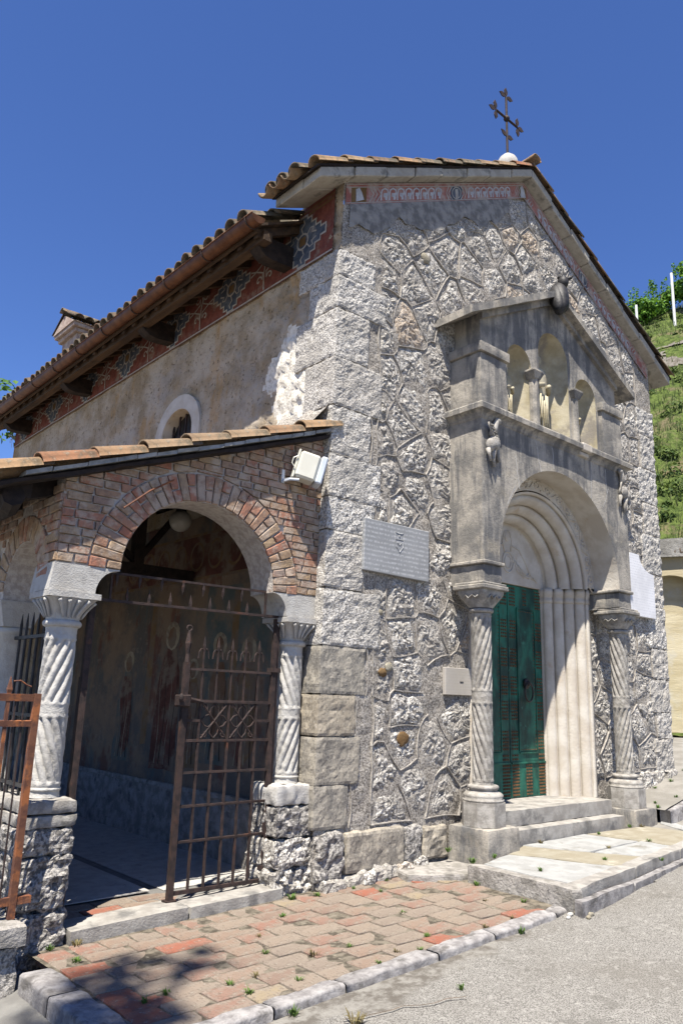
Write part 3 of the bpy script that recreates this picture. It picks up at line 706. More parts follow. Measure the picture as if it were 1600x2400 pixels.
for i in range(9000):
    u = random.uniform(0.1, 19.5); w = random.uniform(-3.4, 4.4)
    if (10.8 < u < 14.6 and w > -0.4 and random.random() < 0.85): continue
    q = hill_pts(np.array([u]), np.array([w]))[0] if i % 3 == 0 else q+np.array([random.uniform(-.15, .15), random.uniform(-.15, .15), random.uniform(-.02, .02)])
    h = random.uniform(0.12, 0.34); a = random.uniform(0, 2*PI); lx, ly = random.uniform(-.1, .1), random.uniform(-.1, .1); cx, cy = 0.02*math.cos(a), 0.02*math.sin(a)
    g.add([(q[0]-cx, q[1]-cy, q[2]-.05), (q[0]+cx, q[1]+cy, q[2]-.05), (q[0]+lx, q[1]+ly, q[2]+h)], [(0, 1, 2)])
tag(g.build('hill_grass_blades', M['hillgrass']), 'tufted grass on the hillside', 'grass', kind='stuff')
P, F = grid(lin(10.4, 14.4, 0.12), lin(-0.1, 4.5, 0.12), lambda U, W: hill_pts(U, W)+np.array([0, 0, 0.05])+0.07*np.abs(vnoise(np.stack([U, W, U*0], 1)*6.5))[:, None]*[0, 0, 1])
k = [i for i, f in enumerate(F) if vnoise(np.array([P[f].mean(0)*1.3]))[0]+0.45*vnoise(np.array([P[f].mean(0)*3]))[0] > 0.12]
tag(mesh('scree_patch', P, F[k], M['scree']), 'bare patch of pale stony soil on the hillside', 'scree', kind='structure')
def on_hill(D, s): 
    q = hill_pts(np.array([D-17.55]), np.array([s]))[0]; return Vector(q)
def px_s(tx, ty, D):  # point at horizontal range D along direction (tx, ty): split into d along HD and s along HN
    p = np.array([tx, ty])*D; return p @ HD, p @ HN
for i, (tx, ty, D, z0, z1, lab) in enumerate(((0.9149, 0.4036, 34.0, 18.3, 20.41, 'tall white vineyard post standing against the sky'), (0.8957, 0.4447, 33.0, 17.4, 18.6, 'short grey vineyard post leaning before the leftmost vine'))):
    d, s = px_s(tx, ty, D); p = atD(d, s); g = MB(); g.tube([(p[0], p[1], z0-.6), (p[0]+(0.02 if i else .03), p[1], z1)], 0.06 if i == 0 else 0.055, 8); o = g.build('vineyard_post', M['post']); tag(o, lab, 'post', 'vineyard posts on the hilltop')
for i, (tx, ty, D, z, r, n, lab) in enumerate(((0.898, 0.4398, 34.6, 19.15, 1.0, 1300, 'leftmost bushy vine on the hilltop, behind the short post'), (0.9095, 0.4157, 35.4, 19.95, 0.8, 900, 'middle leafy vine on the hilltop, left of the tall post'), (0.9225, 0.386, 35.2, 20.4, 1.05, 1300, 'leafy vine right of the tall white post at the photo edge'))):
    d, s = px_s(tx, ty, D); p = atD(d, s); t = thing('grapevine', (p[0], p[1], z-1.5), lab, 'vine', 'vines along the hilltop')
    g = MB()
    for k in range(7): leaf_cloud(g, (p[0]+random.uniform(-.6, .6)*r, p[1]+random.uniform(-.6, .6)*r, z-0.15+random.uniform(-.7, .55)*r), (r*.5, r*.5, r*.42), n//7, 0.17)
    for k in range(10):
        b = Vector((p[0]+random.uniform(-.7, .7)*r, p[1]+random.uniform(-.5, .5)*r, z+.3*r)); 
        for q in range(9): leaf_cloud(g, b+Vector((0, 0, q*.08)), (.07, .07, .05), 3, 0.10)
    g.build('foliage', M['vine'], t); g = MB(); g.tube([(p[0], p[1], z-2.2), (p[0]+.1, p[1], z-.9), (p[0]-.1, p[1], z+.2)], [.06, .05, .02], 6); g.build('stem', M['bark'], t)
d0, s0 = px_s(0.906, 0.423, 29.3); d1, s1 = px_s(0.9174, 0.398, 29.6); pa = atD(d0, s0); pb = atD(d1, s1); pc = atD(d1+.5, s1+1.6)
g = MB(); g.tube([(pa[0], pa[1], 13.55), ((pa[0]+pb[0])/2, (pa[1]+pb[1])/2, 13.95), (pb[0], pb[1], 14.2), (pc[0], pc[1], 14.6)], 0.06, 8)
tag(g.build('water_pipe', M['slate']), 'thin grey pipe crossing the hillside slope', 'pipe')
# tree beyond the far end of the chapel
t = thing('tree', (1.6, 15.5, 0), 'green leafy tree showing past the far end of the chapel roof', 'tree')
g = MB()
for k in range(26):
    a = random.uniform(0, 2*PI); rr = random.uniform(0.3, 1.9); leaf_cloud(g, (1.15+rr*math.cos(a), 15.5+rr*math.sin(a), 7.0+random.uniform(-1.9, 1.7)), (.6, .6, .45), 110, 0.17)
g.build('crown', M['treeleaf'], t)
g = MB(); g.tube([(1.6, 15.6, -.2), (1.7, 15.5, 3), (1.5, 15.5, 5.2), (1.3, 15.4, 7.5)], [.22, .18, .13, .05], 8); g.tube([(1.5, 15.5, 5.0), (1.55, 14.8, 6.2), (1.0, 14.3, 7.1)], [.10, .08, .03], 6); g.tube([(1.6, 15.5, 4.6), (.7, 15.3, 6.0), (0, 15.2, 7.2)], [.1, .07, .03], 6)
g.build('trunk', M['bark'], t)
# tree beside the path, outside the frame: its branch shades the left end of the pavement
t = thing('tree', (-9.3, -6.6, -0.4), 'tall leafy tree left of the portico that dapples the kerb with shade', 'tree')
g = MB(); sh = []
for (x, y, rx, n) in ((-2.35, -0.95, 0.40, 110), (-1.95, -0.62, 0.34, 60), (-1.62, -0.85, 0.2, 14), (-2.75, -1.35, 0.5, 260), (-3.3, -1.0, 0.5, 260), (-3.3, -1.9, 0.6, 280), (-2.2, -1.3, 0.25, 80), (-1.5, -0.7, 0.12, 6)):
    h = 14.5+random.uniform(-.6, .6); c_ = (x-0.39*h, y-0.28*h, h); leaf_cloud(g, c_, (rx, rx, .4), n, 0.17, shell=0.05); sh.append(c_)
for k in range(16):
    leaf_cloud(g, (-9.3+random.uniform(-1.8, 1.0), -6.9+random.uniform(-1.6, .6), 14.2+random.uniform(-1.2, 1.6)), (.8, .8, .6), 150, 0.18)
g.build('crown', M['treeleaf'], t)
g = MB(); g.tube([(-9.3, -6.6, -.6), (-9.25, -6.6, 5), (-9.1, -6.5, 10), (-8.9, -6.3, 14)], [.26, .21, .15, .05], 8)
for q in sh: g.tube([(-9.12, -6.5, 9.8), ((-9.1+q[0])/2, (-6.5+q[1])/2, 12.6), q], [.07, .045, .015], 6)
g.build('trunk', M['bark'], t)
# ---------------------------------------------------------------- the chapel
ch = thing('church', (3.0, 4.5, 0), 'small old stone chapel with a rubble facade, painted friezes and tiled gable roof', 'church')
XC = 3.03; SL = 0.524; ZE = 6.344; W_ = 6.06; YB = 8.9; YP = 0.56
def XL(z): return -0.07+0.105*np.clip(z, 0, 6.4)/6.35
def XR(z): return 5.98+0.08*np.clip(z, 0, 6.4)/6.35
def ZS(x): return ZE+SL*(XC-np.abs(np.asarray(x, float)-XC))
PR = 1.10   # half width of the door recess
def in_recess(x, z): return ((np.abs(x-XC) < PR-.02) & (z < 2.72)) | ((x-XC)**2+(z-2.72)**2 < (PR-.02)**2)
# front wall: a mortar face with stones set in it
def fw(U, Wv):
    z = -0.15+Wv*(ZS(np.clip(XL(3)+U*(XR(3)-XL(3)), 0, 6.06))+0.15+0.02); x = XL(z)+U*(XR(z)-XL(z))
    P = np.stack([x, np.zeros_like(x), z], 1); P[:, 1] = -0.010*fbm(P, 9, 3)-0.006*fbm(P, 30, 2); return P
def kp(u, v):
    z = -0.15+v*(ZS(XL(3)+u*(XR(3)-XL(3)))+0.17); x = XL(z)+u*(XR(z)-XL(z)); return ~in_recess(x, z)
facade = mesh('facade_wall', *grid(np.linspace(0, 1, 170), np.linspace(0, 1, 220), fw, kp), M['mortar'], ch, smooth=True)
# other walls
sy = np.concatenate([lin(0, 2.6, 0.035), lin(2.7, YB, 0.1)]); sz = np.concatenate([[-0.2, 0.4], lin(0.6, 3.4, 0.3), lin(3.5, 6.4, 0.035)])
def sw(U, Wv):
    P = np.stack([XL(Wv)+0*U, U, Wv], 1); near = np.clip((1.7-U)/1.2, 0, 1)*(Wv > 3.3); m = (Wv > 3.3)*1.0
    P[:, 0] += -0.012*m*fbm(P, 6, 3)-0.024*near*fbm(P, 20, 3)+0.03*(Wv <= 3.3); return P
side_wall = mesh('side_wall', *grid(sy, sz, sw, lambda u, v: ~((np.abs(u-2.86) < 0.37) & (v > 3.5) & (v < 4.42+np.sqrt(np.clip(0.37**2-(u-2.86)**2, 0, 1))*0.9))), [M['plaster'], M['lumpy_lit']], ch, smooth=True)
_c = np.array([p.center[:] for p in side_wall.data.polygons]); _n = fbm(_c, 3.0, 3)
side_wall.data.polygons.foreach_set('material_index', ((_c[:, 1] < 0.98+0.30*_n) & (_c[:, 2] > 3.5) & (_c[:, 2] < 4.95+0.25*_n+0.3*(_c[:, 1] < .3))).astype(int))  # rough render by the corner, bounded to the sunlit zone: sunlight painted in
g = MB(); g.add([(5.98, 0, -.2), (5.98, YB, -.2), (6.06, YB, 6.3), (6.06, 0, 6.3)], [(0, 1, 2, 3)]); g.build('side_wall', M['plaster'], ch)
g = MB(); g.add([(-.07, YB, -.2), (5.98, YB, -.2), (6.06, YB, 6.3), (XC, YB, 7.9), (.03, YB, 6.3)], [(0, 1, 2, 3, 4)]); g.build('back_wall', M['plaster'], ch)

# --- facade stones
quoin_right = []
def quoin(x1, z0, z1, d, mat, amp=0.016, right=False, proud=0.0):
    if not right:
        o = rough_box('stone', (-0.026-proud, -0.020-proud, z0), (x1, d, z1), mat, ch, 0.025, amp, 0.014, 18, True, 3, skip=((1, 1), (0, 1)) if d > .3 else ((1, 1),))
        for v in o.data.vertices: v.co.x += float(XL(v.co.z))*(1 if v.co.x < .12 else .3)
    else:
        o = rough_box('stone', (x1, -0.020, z0), (W_+0.02, d, z1), mat, ch, 0.03, amp, 0.014, 18, True, 3, skip=((1, 1),))
        for v in o.data.vertices: v.co.x += float(XR(v.co.z))-W_
    return o
edges = []   # pointing lines (x0,z0,x1,z1)
zq = [0.40, 0.74, 1.12, 1.46, 1.86, 2.35, 2.86, 3.16, 3.56, 4.02, 4.50, 5.0, 5.34, 5.625]; wq = [.30, .42, .36, .46, .62, .40, .52, .60, .45, .58, .40, .62, .46]
for i, (a, b) in enumerate(zip(zq, zq[1:])):
    low = b < 2.0
    quoin(wq[i], a+.002, b-.002, 0.42 if i % 2 else 0.6, M['tooled'] if low else M['quoin'], 0.006 if low else 0.010)
    edges.append((0.0, b, wq[i], b-.0)); edges.append((wq[i]+.01, a, wq[i]+.01, b))
zr = [0.62, 1.05, 1.38, 1.80, 2.2, 2.75, 3.2, 3.75, 4.2, 4.7, 5.2, 5.6]; wr = [.45, .36, .5, .4, .46, .38, .5, .42, .5, .38, .45]
for i, (a, b) in enumerate(zip(zr, zr[1:])):
    quoin(W_-wr[i], a+.004, b-.004, 0.4, M['quoin'], 0.016, True); edges.append((W_-wr[i], b, W_, b))
# plinth blocks
for (x0, x1, z0, z1, m, pr, am) in ((-.05, .22, .02, .37, 'pitted', .03, .03), (.24, .93, .05, .37, 'tooled', .035, .008), (.95, 1.16, .06, .36, 'pitted', .02, .02), (1.18, 1.50, .06, .34, 'tooled', .02, .012), (4.5, 5.1, .30, .60, 'pitted', .03, .02), (5.12, 5.7, .42, .66, 'rubble', .02, .025), (5.72, 6.06, .52, .66, 'pitted', .04, .03)):
    rough_box('stone', (x0, -.03-pr, z0), (x1, .1, z1), M[m], ch, 0.03, am, 0.03, 13, True, 3, skip=((1, 1),))
for i in range(9):
    x = -0.03+i*0.135; rough_box('stone', (x, -.10-random.uniform(0, .04), -.06), (x+random.uniform(.13, .2), .05, random.uniform(.03, .10)), M['rubble'], ch, 0.03, 0.03, 0.03, 16, True, 3, skip=((1, 1), (2, -1)))
def seed_ok(x, z):
    if z > ZS(x)-0.36 or z < 0.50+max(0, x-1.6)*0.09: return False
    if 1.78 < x < 4.24 and z < 5.9: 
        if z > 4.75+0.5*(1.3-abs(x-XC)) or (x < 1.95 and z < 2.3) or (x > 4.03 and z < 2.6): return True
        return False
    return True
seeds = []; tries = 0
while tries < 9000 and len(seeds) < 330:
    tries += 1; x = random.uniform(0.5, 5.6); z = random.uniform(0.45, 7.75)
    if not seed_ok(x, z): continue
    if all(((x-a)/1.12)**2+((z-b)/0.94)**2 > 0.30**2 for a, b in seeds): seeds.append((x, z))
Ax = np.array(seeds)
def clear_of_plaques(x, z): return not ((0.33 < x < 1.26 and 2.52 < z < 3.06) or (1.45 < x < 1.95 and 1.47 < z < 1.79) or (5.22 < x < 5.72 and 2.55 < z < 3.42))
n_st = 0
for i, (cx, cz) in enumerate(seeds):
    if not clear_of_plaques(cx, cz): continue
    wl = 0.55; 
    poly = [(wl, cz-.6), (5.62, cz-.6), (5.62, cz+.6), (wl, cz+.6)]
    dd = np.hypot(Ax[:, 0]-cx, Ax[:, 1]-cz)
    for j in np.argsort(dd)[1:26]:
        ox, oz = seeds[j]; mx, mz = (cx+ox)/2, (cz+oz)/2; poly = clip_poly(poly, (mx, mz), (ox-cx, oz-cz))
        if len(poly) < 3: break
    poly = clip_poly(poly, (0, 0.40+max(0, cx-1.6)*0.08), (0, -1))
    for sg in (-1, 1): poly = clip_poly(poly, (XC, ZE+SL*XC-(0.25 if cx > 2.75 else 0.55)), (sg*SL, 1))
    if cz < 4.7:
        if cx < XC: poly = clip_poly(poly, (1.98, 0), (1, 0))
        else: poly = clip_poly(poly, (4.06, 0), (-1, 0))
    elif 1.7 < cx < 4.3: poly = clip_poly(poly, (0, 4.6), (0, -1))
    if len(poly) < 3: continue
    for a, b in zip(poly, poly[1:]+poly[:1]):
        if (a < b or abs(a[0]-wl) < .01 and abs(b[0]-wl) < .01) and math.hypot(a[0]-b[0], a[1]-b[1]) > 0.06: edges.append((*a, *b))
    # polar mesh, star shaped around the centroid
    c = np.mean(poly, 0); nth, nr = 36, 9; th = np.linspace(0, 2*PI, nth, endpoint=False); R = np.full(nth, 9.0)
    for a, b in zip(poly, poly[1:]+poly[:1]):
        a = np.array(a)-c; b = np.array(b)-c; e = b-a; nv = np.array([e[1], -e[0]]); nv = nv/(np.linalg.norm(nv)+1e-9); d = a @ nv
        if d < 0: nv, d = -nv, -d
        cs = np.cos(th)*nv[0]+np.sin(th)*nv[1]; R = np.where(cs > 1e-3, np.minimum(R, d/np.maximum(cs, 1e-3)), R)
    gap = random.choice((.012, .018, .026, .045)) if cz < 4.6 else random.choice((.012, .018, .028))
    nz = fbm(np.stack([np.cos(th)*1.6+i*3.1, np.sin(th)*1.6, 0*th], 1), 1.2, 3)
    R = np.clip(R-gap-0.028*np.abs(nz)-0.02*nz, 0.03, 0.4)
    t = np.linspace(0, 1, nr+1)[1:]; X = c[0]+np.outer(t, R*np.cos(th)); Z = c[1]+np.outer(t, R*np.sin(th)); T = np.repeat(t[:, None], nth, 1)
    X = np.concatenate([[c[0]], X.ravel()]); Z = np.concatenate([[c[1]], Z.ravel()]); T = np.concatenate([[0.0], T.ravel()])
    Pn = np.stack([X, 0*X+i*.37, Z], 1); D = random.uniform(0.002, 0.014)
    hgt = D*(1-T**4)+(0.008*fbm(Pn, 12, 2)+0.013*fbm(Pn, 42, 2))*(1-T**6)-0.010*T**7
    V = np.stack([X, -0.006-hgt, Z], 1)
    F = [(0, 1+k, 1+(k+1) % nth) for k in range(nth)]
    for r_ in range(nr-1):
        o1 = 1+r_*nth; o2 = o1+nth
        F += [(o1+k, o2+k, o2+(k+1) % nth, o1+(k+1) % nth) for k in range(nth)]
    mesh('stone', V, F, M['rubble'], ch); n_st += 1
# raised ribbon pointing along the joints
g = MB()
for (x0, z0, x1, z1) in edges:
    if random.random() < 0.20 or (1.75 < (x0+x1)/2 < 4.25 and (z0+z1)/2 < 4.9 and not ((x0+x1)/2 < 1.95 or (x0+x1)/2 > 4.08)): continue
    L = math.hypot(x1-x0, z1-z0); k = max(2, int(L/0.09)); nx, nz_ = -(z1-z0)/L, (x1-x0)/L; bow = random.uniform(-.024, .024); w = random.uniform(.0026, .0042); hh = random.uniform(.010, .016); V = []
    for i in range(k+1):
        t = i/k; b = bow*4*t*(1-t)+random.uniform(-.003, .003); x = x0+(x1-x0)*t+nx*b; z = z0+(z1-z0)*t+nz_*b
        for s, y in ((-1.25, 0.008), (-1, -hh), (1, -hh), (1.25, 0.008)): V.append((x+nx*w*s, y, z+nz_*w*s))
    g.add(V, [(4*i+a, 4*i+a+1, 4*i+a+5, 4*i+a+4) for i in range(k) for a in range(3)])
tag(g.build('mortar_pointing', M['rib'], ch), kind='stuff')
# coloured pebbles showing in the rubble
for (x, z, r, c) in ((0.66, 1.66, .055, 'ochre'), (0.74, 1.72, .05, 'yellowslab'), (0.62, 2.2, .035, 'yellowslab'), (0.93, 1.10, .075, 'ochre'), (1.2, 6.03, .07, 'yellowslab'), (1.24, 0.28, .075, 'coping')):
    g = MB(); g.ell((x, -.012, z), (r, .016, r*.8), nu=18, nv=12); V = np.array(g.V); V += 0.22*r*fbm(V, 22, 2)[:, None]*[1, .3, 1]; mesh('stone', V, g.F, M[c], ch, True)

# --- painted bands
fr = MB()
def FB(u, v, h=0.0):   # u along left rake (x), v below the rake line
    return (u, -0.013-h, float(ZS(u))-0.02-v)
band = MB()
for (xa, xb) in ((0.05, XC), (XC, 6.0)):
    n = 30; q = [xa+(xb-xa)*i/n for i in range(n+1)]
    band.add([FB(x, 0.0) for x in q]+[FB(x, 0.235) for x in q], [(i, i+1, n+2+i, n+1+i) for i in range(n)])
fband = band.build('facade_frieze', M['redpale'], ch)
lines = MB()
for v in (0.012, 0.045, 0.222):
    for xa, xb in ((0.05, XC), (XC, 6.0)): lines.ribbon([(xa+(xb-xa)*i/20, v) for i in range(21)], 0.010, FB, 0.002)
def sx(x, m): return x if not m else 2*XC-x
sc_ = MB()
for mirror in (False, True):
    for x0, x1 in ((0.52, 1.50), (1.92, 2.76)):
        n = int((x1-x0)/0.118)
        for k in range(n):
            c = x0+(k+.5)*0.118
            pts = [(sx(c-.045+.05*math.sin(t*PI*1.7)*1.0, mirror), 0.205-0.15*t if t < .5 else 0.13-0.07*math.sin((t-.5)*2*PI*.9)) for t in np.linspace(0, 1, 10)]
            sc_.ribbon([(sx(c-.055, mirror), .205), (sx(c-.055, mirror), .13), (sx(c-.045, mirror), .085), (sx(c-.005, mirror), .065), (sx(c+.036, mirror), .085), (sx(c+.042, mirror), .13), (sx(c+.02, mirror), .17), (sx(c-.012, mirror), .155), (sx(c-.012, mirror), .12)], 0.020, FB, 0.003)
            sc_.ribbon([(sx(c+.015, mirror), .12), (sx(c+.02, mirror), .20)], 0.035, FB, 0.0025)
sc_.build('frieze_scroll', M['greyblue'], fband); lines.build('frieze_line', M['paint'], fband)
md = MB()
for mirror in (False, True):
    for c in (1.71,):
        md.ribbon([(sx(c-.10, mirror), .135), (sx(c+.10, mirror), .135)], 0.17, FB, 0.002)
md.build('frieze_medallion', M['blue'], fband)
ml = MB()
for mirror in (False, True):
    for c in (1.71,):
        for k in (-1, 1):
            ml.ribbon([(sx(c+k*(.10+.035*i)-k*.03, mirror), .04) if j == 0 else (sx(c+k*(.14+.035*i), mirror), .135) if j == 1 else (sx(c+k*(.10+.035*i)-k*.03, mirror), .225) for i in (0,) for j in range(3)], 0.016, FB, 0.004)
            ml.ribbon([(sx(c+k*.175-k*.04, mirror), .04), (sx(c+k*.175, mirror), .135), (sx(c+k*.175-k*.04, mirror), .225)], 0.014, FB, 0.004)
        ml.ribbon([(sx(c+.075*math.cos(a), mirror), .135+.075*math.sin(a)) for a in np.linspace(0, 2*PI, 17)], 0.014, FB, 0.004)
        ml.ribbon([(sx(c, mirror), .085), (sx(c+.01, mirror), .20)], 0.05, FB, 0.0035)
    for k in range(3):
        c = 0.36+.05*k; ml.ribbon([(sx(c, mirror), .05), (sx(c+.06, mirror), .13), (sx(c, mirror), .22)], 0.014, FB, 0.004)
        c = 2.84+.04*k; ml.ribbon([(sx(c+.05, mirror), .05), (sx(c, mirror), .13), (sx(c+.05, mirror), .22)], 0.012, FB, 0.004)
ml.build('frieze_ring', M['paint'], fband)
for x, w in ((.22, .2), (3.0, .16)):
    g = MB(); g.ribbon([(x-w/2, .13), (x+w/2, .13)], 0.18, FB, 0.0015); g.build('frieze_figure', M['ochre'], fband)
    g = MB(); g.ribbon([(x-.02, .06), (x, .12), (x+.015, .2)], lambda t: .05+.06*t, FB, 0.003); g.build('frieze_figure', M['greyblue'], fband)
# grey smooth plaster patch below the left rake
g = MB(); n = 60; q = [0.10+(2.7-0.10)*i/n for i in range(n+1)]
lo = [0.33+0.20*abs(math.sin(x*3.1+.6))*(1-abs(x-1.4)/2.2)+.06*float(vnoise(np.array([[x*9, 0, 0]]))[0]) for x in q]
g.add([FB(x, .236, .004) for x in q]+[FB(x, (.24+l)/2, .012) for x, l in zip(q, lo)]+[FB(x, l+.1, .002) for x, l in zip(q, lo)], [(r*(n+1)+i, r*(n+1)+i+1, (r+1)*(n+1)+i+1, (r+1)*(n+1)+i) for r in range(2) for i in range(n)])
g.build('plaster_patch', M['gplaster'], ch, True)

# side frieze: red band with slate blue stepped stars and cream scrolls
def SF(u, v, h=0.0): return (float(XL(v))-0.026-h, u, v)
g = MB(); n = 40; q = [0.10+8.75*i/n for i in range(n+1)]
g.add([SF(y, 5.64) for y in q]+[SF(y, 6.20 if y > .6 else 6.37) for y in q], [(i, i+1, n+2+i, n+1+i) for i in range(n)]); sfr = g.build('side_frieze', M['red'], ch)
zc = 5.955; star = []
hs = [(.0, .28), (.06, .28), (.06, .24), (.13, .24), (.13, .17), (.20, .17), (.20, .10), (.28, .10), (.28, .05), (.36, .05), (.36, 0)]
full = hs+[(a, -b) for a, b in hs[::-1]]+[(-a, -b) for a, b in hs]+[(-a, b) for a, b in hs[::-1]]
cr0 = MB(); oc0 = MB()
cys = [0.58+1.30*k for k in range(7)]
for cy in cys:
    bl = MB(); cr = MB(); oc = MB()
    bl.add([SF(cy, zc, .003)]+[SF(cy+a, zc+b, .003) for a, b in full], [(0, i, i+1) for i in range(1, len(full))]+[(0, len(full), 1)])
    cr.ribbon([(cy+a*1.02, zc+b*1.02) for a, b in full+full[:1]], 0.026, SF, 0.006)
    cr.ribbon([(cy+.085*math.cos(t), zc+.085*math.sin(t)) for t in np.linspace(0, 2*PI, 17)], 0.022, SF, 0.006)
    oc.ribbon([(cy-.05, zc), (cy+.05, zc)], 0.10, SF, 0.005)
    for sa in (-1, 1):
        for sb in (-1, 1):
            cr.ribbon([(cy+sa*.07, zc+sb*.05), (cy+sa*.12, zc+sb*.11), (cy+sa*.17, zc+sb*.10), (cy+sa*.15, zc+sb*.05), (cy+sa*.22, zc+sb*.03)], 0.016, SF, 0.006)
        cr.ribbon([(cy, zc+sa*.09), (cy+.03*sa, zc+sa*.16), (cy-.02*sa, zc+sa*.2), (cy, zc+sa*.25)], 0.016, SF, 0.006)
    bl.build('frieze_star', M['blue'], sfr); cr.build('star_outline', M['paint'], sfr); oc.build('star_rosette', M['ochre'], sfr)
def scroll(pts, w): g = MB(); g.ribbon(pts, w, SF, 0.006); g.build('frieze_scroll', M['paint'], sfr)
for cy in [c+.65 for c in cys[:-1]]+[cys[-1]+.6]:
    for sa in (-1, 1):
        for sb in (-1, 1):
            arm = [(cy+sa*.26, zc+sb*.03), (cy+sa*.16, zc+sb*.0), (cy+sa*.03, zc+sb*.06)]
            scroll(arm+[(cy+sa*(.10+.09*math.cos(t)*(1-t/9)), zc+sb*(.14+.10*math.sin(t)*(1-t/9))) for t in np.linspace(PI, PI*2.9, 14)], 0.018)
    scroll([(cy, zc-.28), (cy+.015, zc-.1), (cy-.015, zc+.1), (cy, zc+.28)], 0.018)
cr0.ribbon([(.1, 5.655), (8.85, 5.655)], 0.018, SF, 0.004); oc0.ribbon([(.1, 6.235), (8.85, 6.235)], 0.022, SF, 0.004); oc0.ribbon([(.1, 6.285), (.62, 6.285)], 0.02, SF, 0.004)
cr0.build('frieze_line', M['paint'], sfr); oc0.build('frieze_border', M['ochre'], sfr)

# --- window on the side wall
wf = MB(); cy, hw, zsill, zsp = 2.86, 0.36, 3.55, 4.42
n = 14; arc = [(cy-hw*math.cos(PI*i/n), zsp+hw*.9*math.sin(PI*i/n)) for i in range(n+1)]; arco = [(cy-(hw+.17)*math.cos(PI*i/n), zsp+(hw*.9+.18)*math.sin(PI*i/n)) for i in range(n+1)]
inn = [(cy-hw, zsill)]+arc+[(cy+hw, zsill)]; out = [(cy-hw-.17, zsill)]+arco+[(cy+hw+.17, zsill)]
def SW(u, v, d): return (float(XL(v))-0.03+d, u, v)
m = len(inn); V = [SW(*p, 0) for p in inn]+[SW(*p, 0) for p in out]+[SW(*p, .17) for p in inn]+[SW(*p, .06) for p in out]; F = []
for i in range(m-1): F += [(i, i+1, m+i+1, m+i), (i, 2*m+i, 2*m+i+1, i+1), (m+i, m+i+1, 3*m+i+1, 3*m+i)]
win = mesh('window', V, F, M['cream'], ch)
g = MB(); g.add([SW(cy-hw-.02, zsill, .165), SW(cy+hw+.02, zsill, .165), SW(cy+hw+.02, zsp+.4, .165), SW(cy-hw-.02, zsp+.4, .165)], [(0, 1, 2, 3)]); g.build('pane', M['black'], win)
for k in range(5): y = cy-hw+(k+.5)*2*hw/5; g = MB(); g.box((.09, y-.012, zsill), (.11, y+.012, zsp+.3)); g.build('grille_bar', M['iron'], win)
for k in range(5): z = zsill+.1+k*.2; g = MB(); g.box((.082, cy-hw, z-.01), (.098, cy+hw, z+.01)); g.build('grille_bar', M['iron'], win)

# --- rake cornice of cut stone
def rake(x0, x1, side, y0, y1, dz0, dz1, mat, name, j=0.004):
    P = []
    for dz in (dz0, dz1):
        for (x, y) in ((x0, y0), (x1, y0), (x1, y1), (x0, y1)):
            X = x if side < 0 else 2*XC-x; P.append((X, y, float(ZE+SL*x)+dz))
    if side > 0: P = [P[i] for i in (1, 0, 3, 2, 5, 4, 7, 6)]
    g = MB(); P = np.array(P)+RNG.uniform(-j, j, (8, 3)); g.bevbox(P, .008)
    return g.build(name, mat, ch)
xk = -0.38; 
for i in range(8):
    L = (XC+0.38)/8
    for sd in (-1, 1): rake(xk+.004, xk+L-.004, sd, -0.14-(0.012 if i % 2 else 0), 0.12, -0.01, 0.100, M['cornice'], 'cornice_stone')
    xk += L
# return of the cornice along the side, carrying the gable strip
for sd in (-1, 1):
    g = MB(); P = []
    for (x, y, z) in ((-.38, .125, 6.14), (.05, .125, 6.355), (.05, YP, 6.36), (-.38, YP, 6.15), (-.38, .125, 6.27), (.05, .125, 6.49), (.05, YP, 6.49), (-.38, YP, 6.27)): P.append((x if sd < 0 else 2*XC-x, y, z))
    if sd > 0: P = [P[i] for i in (1, 0, 3, 2, 5, 4, 7, 6)]
    g.bevbox(np.array(P), .01); g.build('cornice_stone', M['cornice'], ch)
# gable strip deck under the tiles
g = MB()
for sd in (-1, 1):
    P = [(x if sd < 0 else 2*XC-x, y, ZE+SL*x+dz) for dz in (.102, .125) for (x, y) in ((-.42, -.15), (XC, -.15), (XC, YP), (-.42, YP))]
    if sd > 0: P = [P[i] for i in (1, 0, 3, 2, 5, 4, 7, 6)]
    g.hexa(P)
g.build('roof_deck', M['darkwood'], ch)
# end wall of the raised strip
g = MB(); g.prism([(.0, 6.36), (XC, 7.9), (6.06, 6.36)], 1, YP-.03, YP-.002); g.build('gable_back', M['plaster'], ch)

# --- roof tiles
def tile_mesh(L, r0, r1, th, name, up=True, n=8):
    V = []; F = []
    for ri, t in ((0, 0), (1, 1)):
        r = r0 if ri == 0 else r1
        for lay_ in (0, 1):
            rr = r-lay_*th
            for k in range(n+1):
                a = PI*k/n; V.append((L*(t-.5), rr*math.cos(a)*1.0, (rr*math.sin(a)*0.86) if up else -rr*math.sin(a)*0.86))
    m = n+1
    def id_(ri, la, k): return (ri*2+la)*m+k
    for k in range(n):
        F += [(id_(0,0,k), id_(0,0,k+1), id_(1,0,k+1), id_(1,0,k)), (id_(0,1,k+1), id_(0,1,k), id_(1,1,k), id_(1,1,k+1)), (id_(0,0,k+1), id_(0,0,k), id_(0,1,k), id_(0,1,k+1)), (id_(1,0,k), id_(1,0,k+1), id_(1,1,k+1), id_(1,1,k))]
    for k in (0, n): F.append((id_(0,0,k), id_(1,0,k), id_(1,1,k), id_(0,1,k)))
    V = np.array(V); V += 0.0015*RNG.uniform(-1, 1, V.shape)
    me = bpy.data.meshes.new(name); me.from_pydata(V.tolist(), [], F); me.materials.append(M['tile']); me.polygons.foreach_set('use_smooth', [True]*len(F)); return me
T_up = [tile_mesh(0.46, .088, .072, .014, 'roof_tile') for k in range(3)]; T_old = [tile_mesh(0.46, .088, .072, .014, 'roof_tile') for k in range(3)]
for m_ in T_old: m_.materials.clear(); m_.materials.append(M['tile_old'])
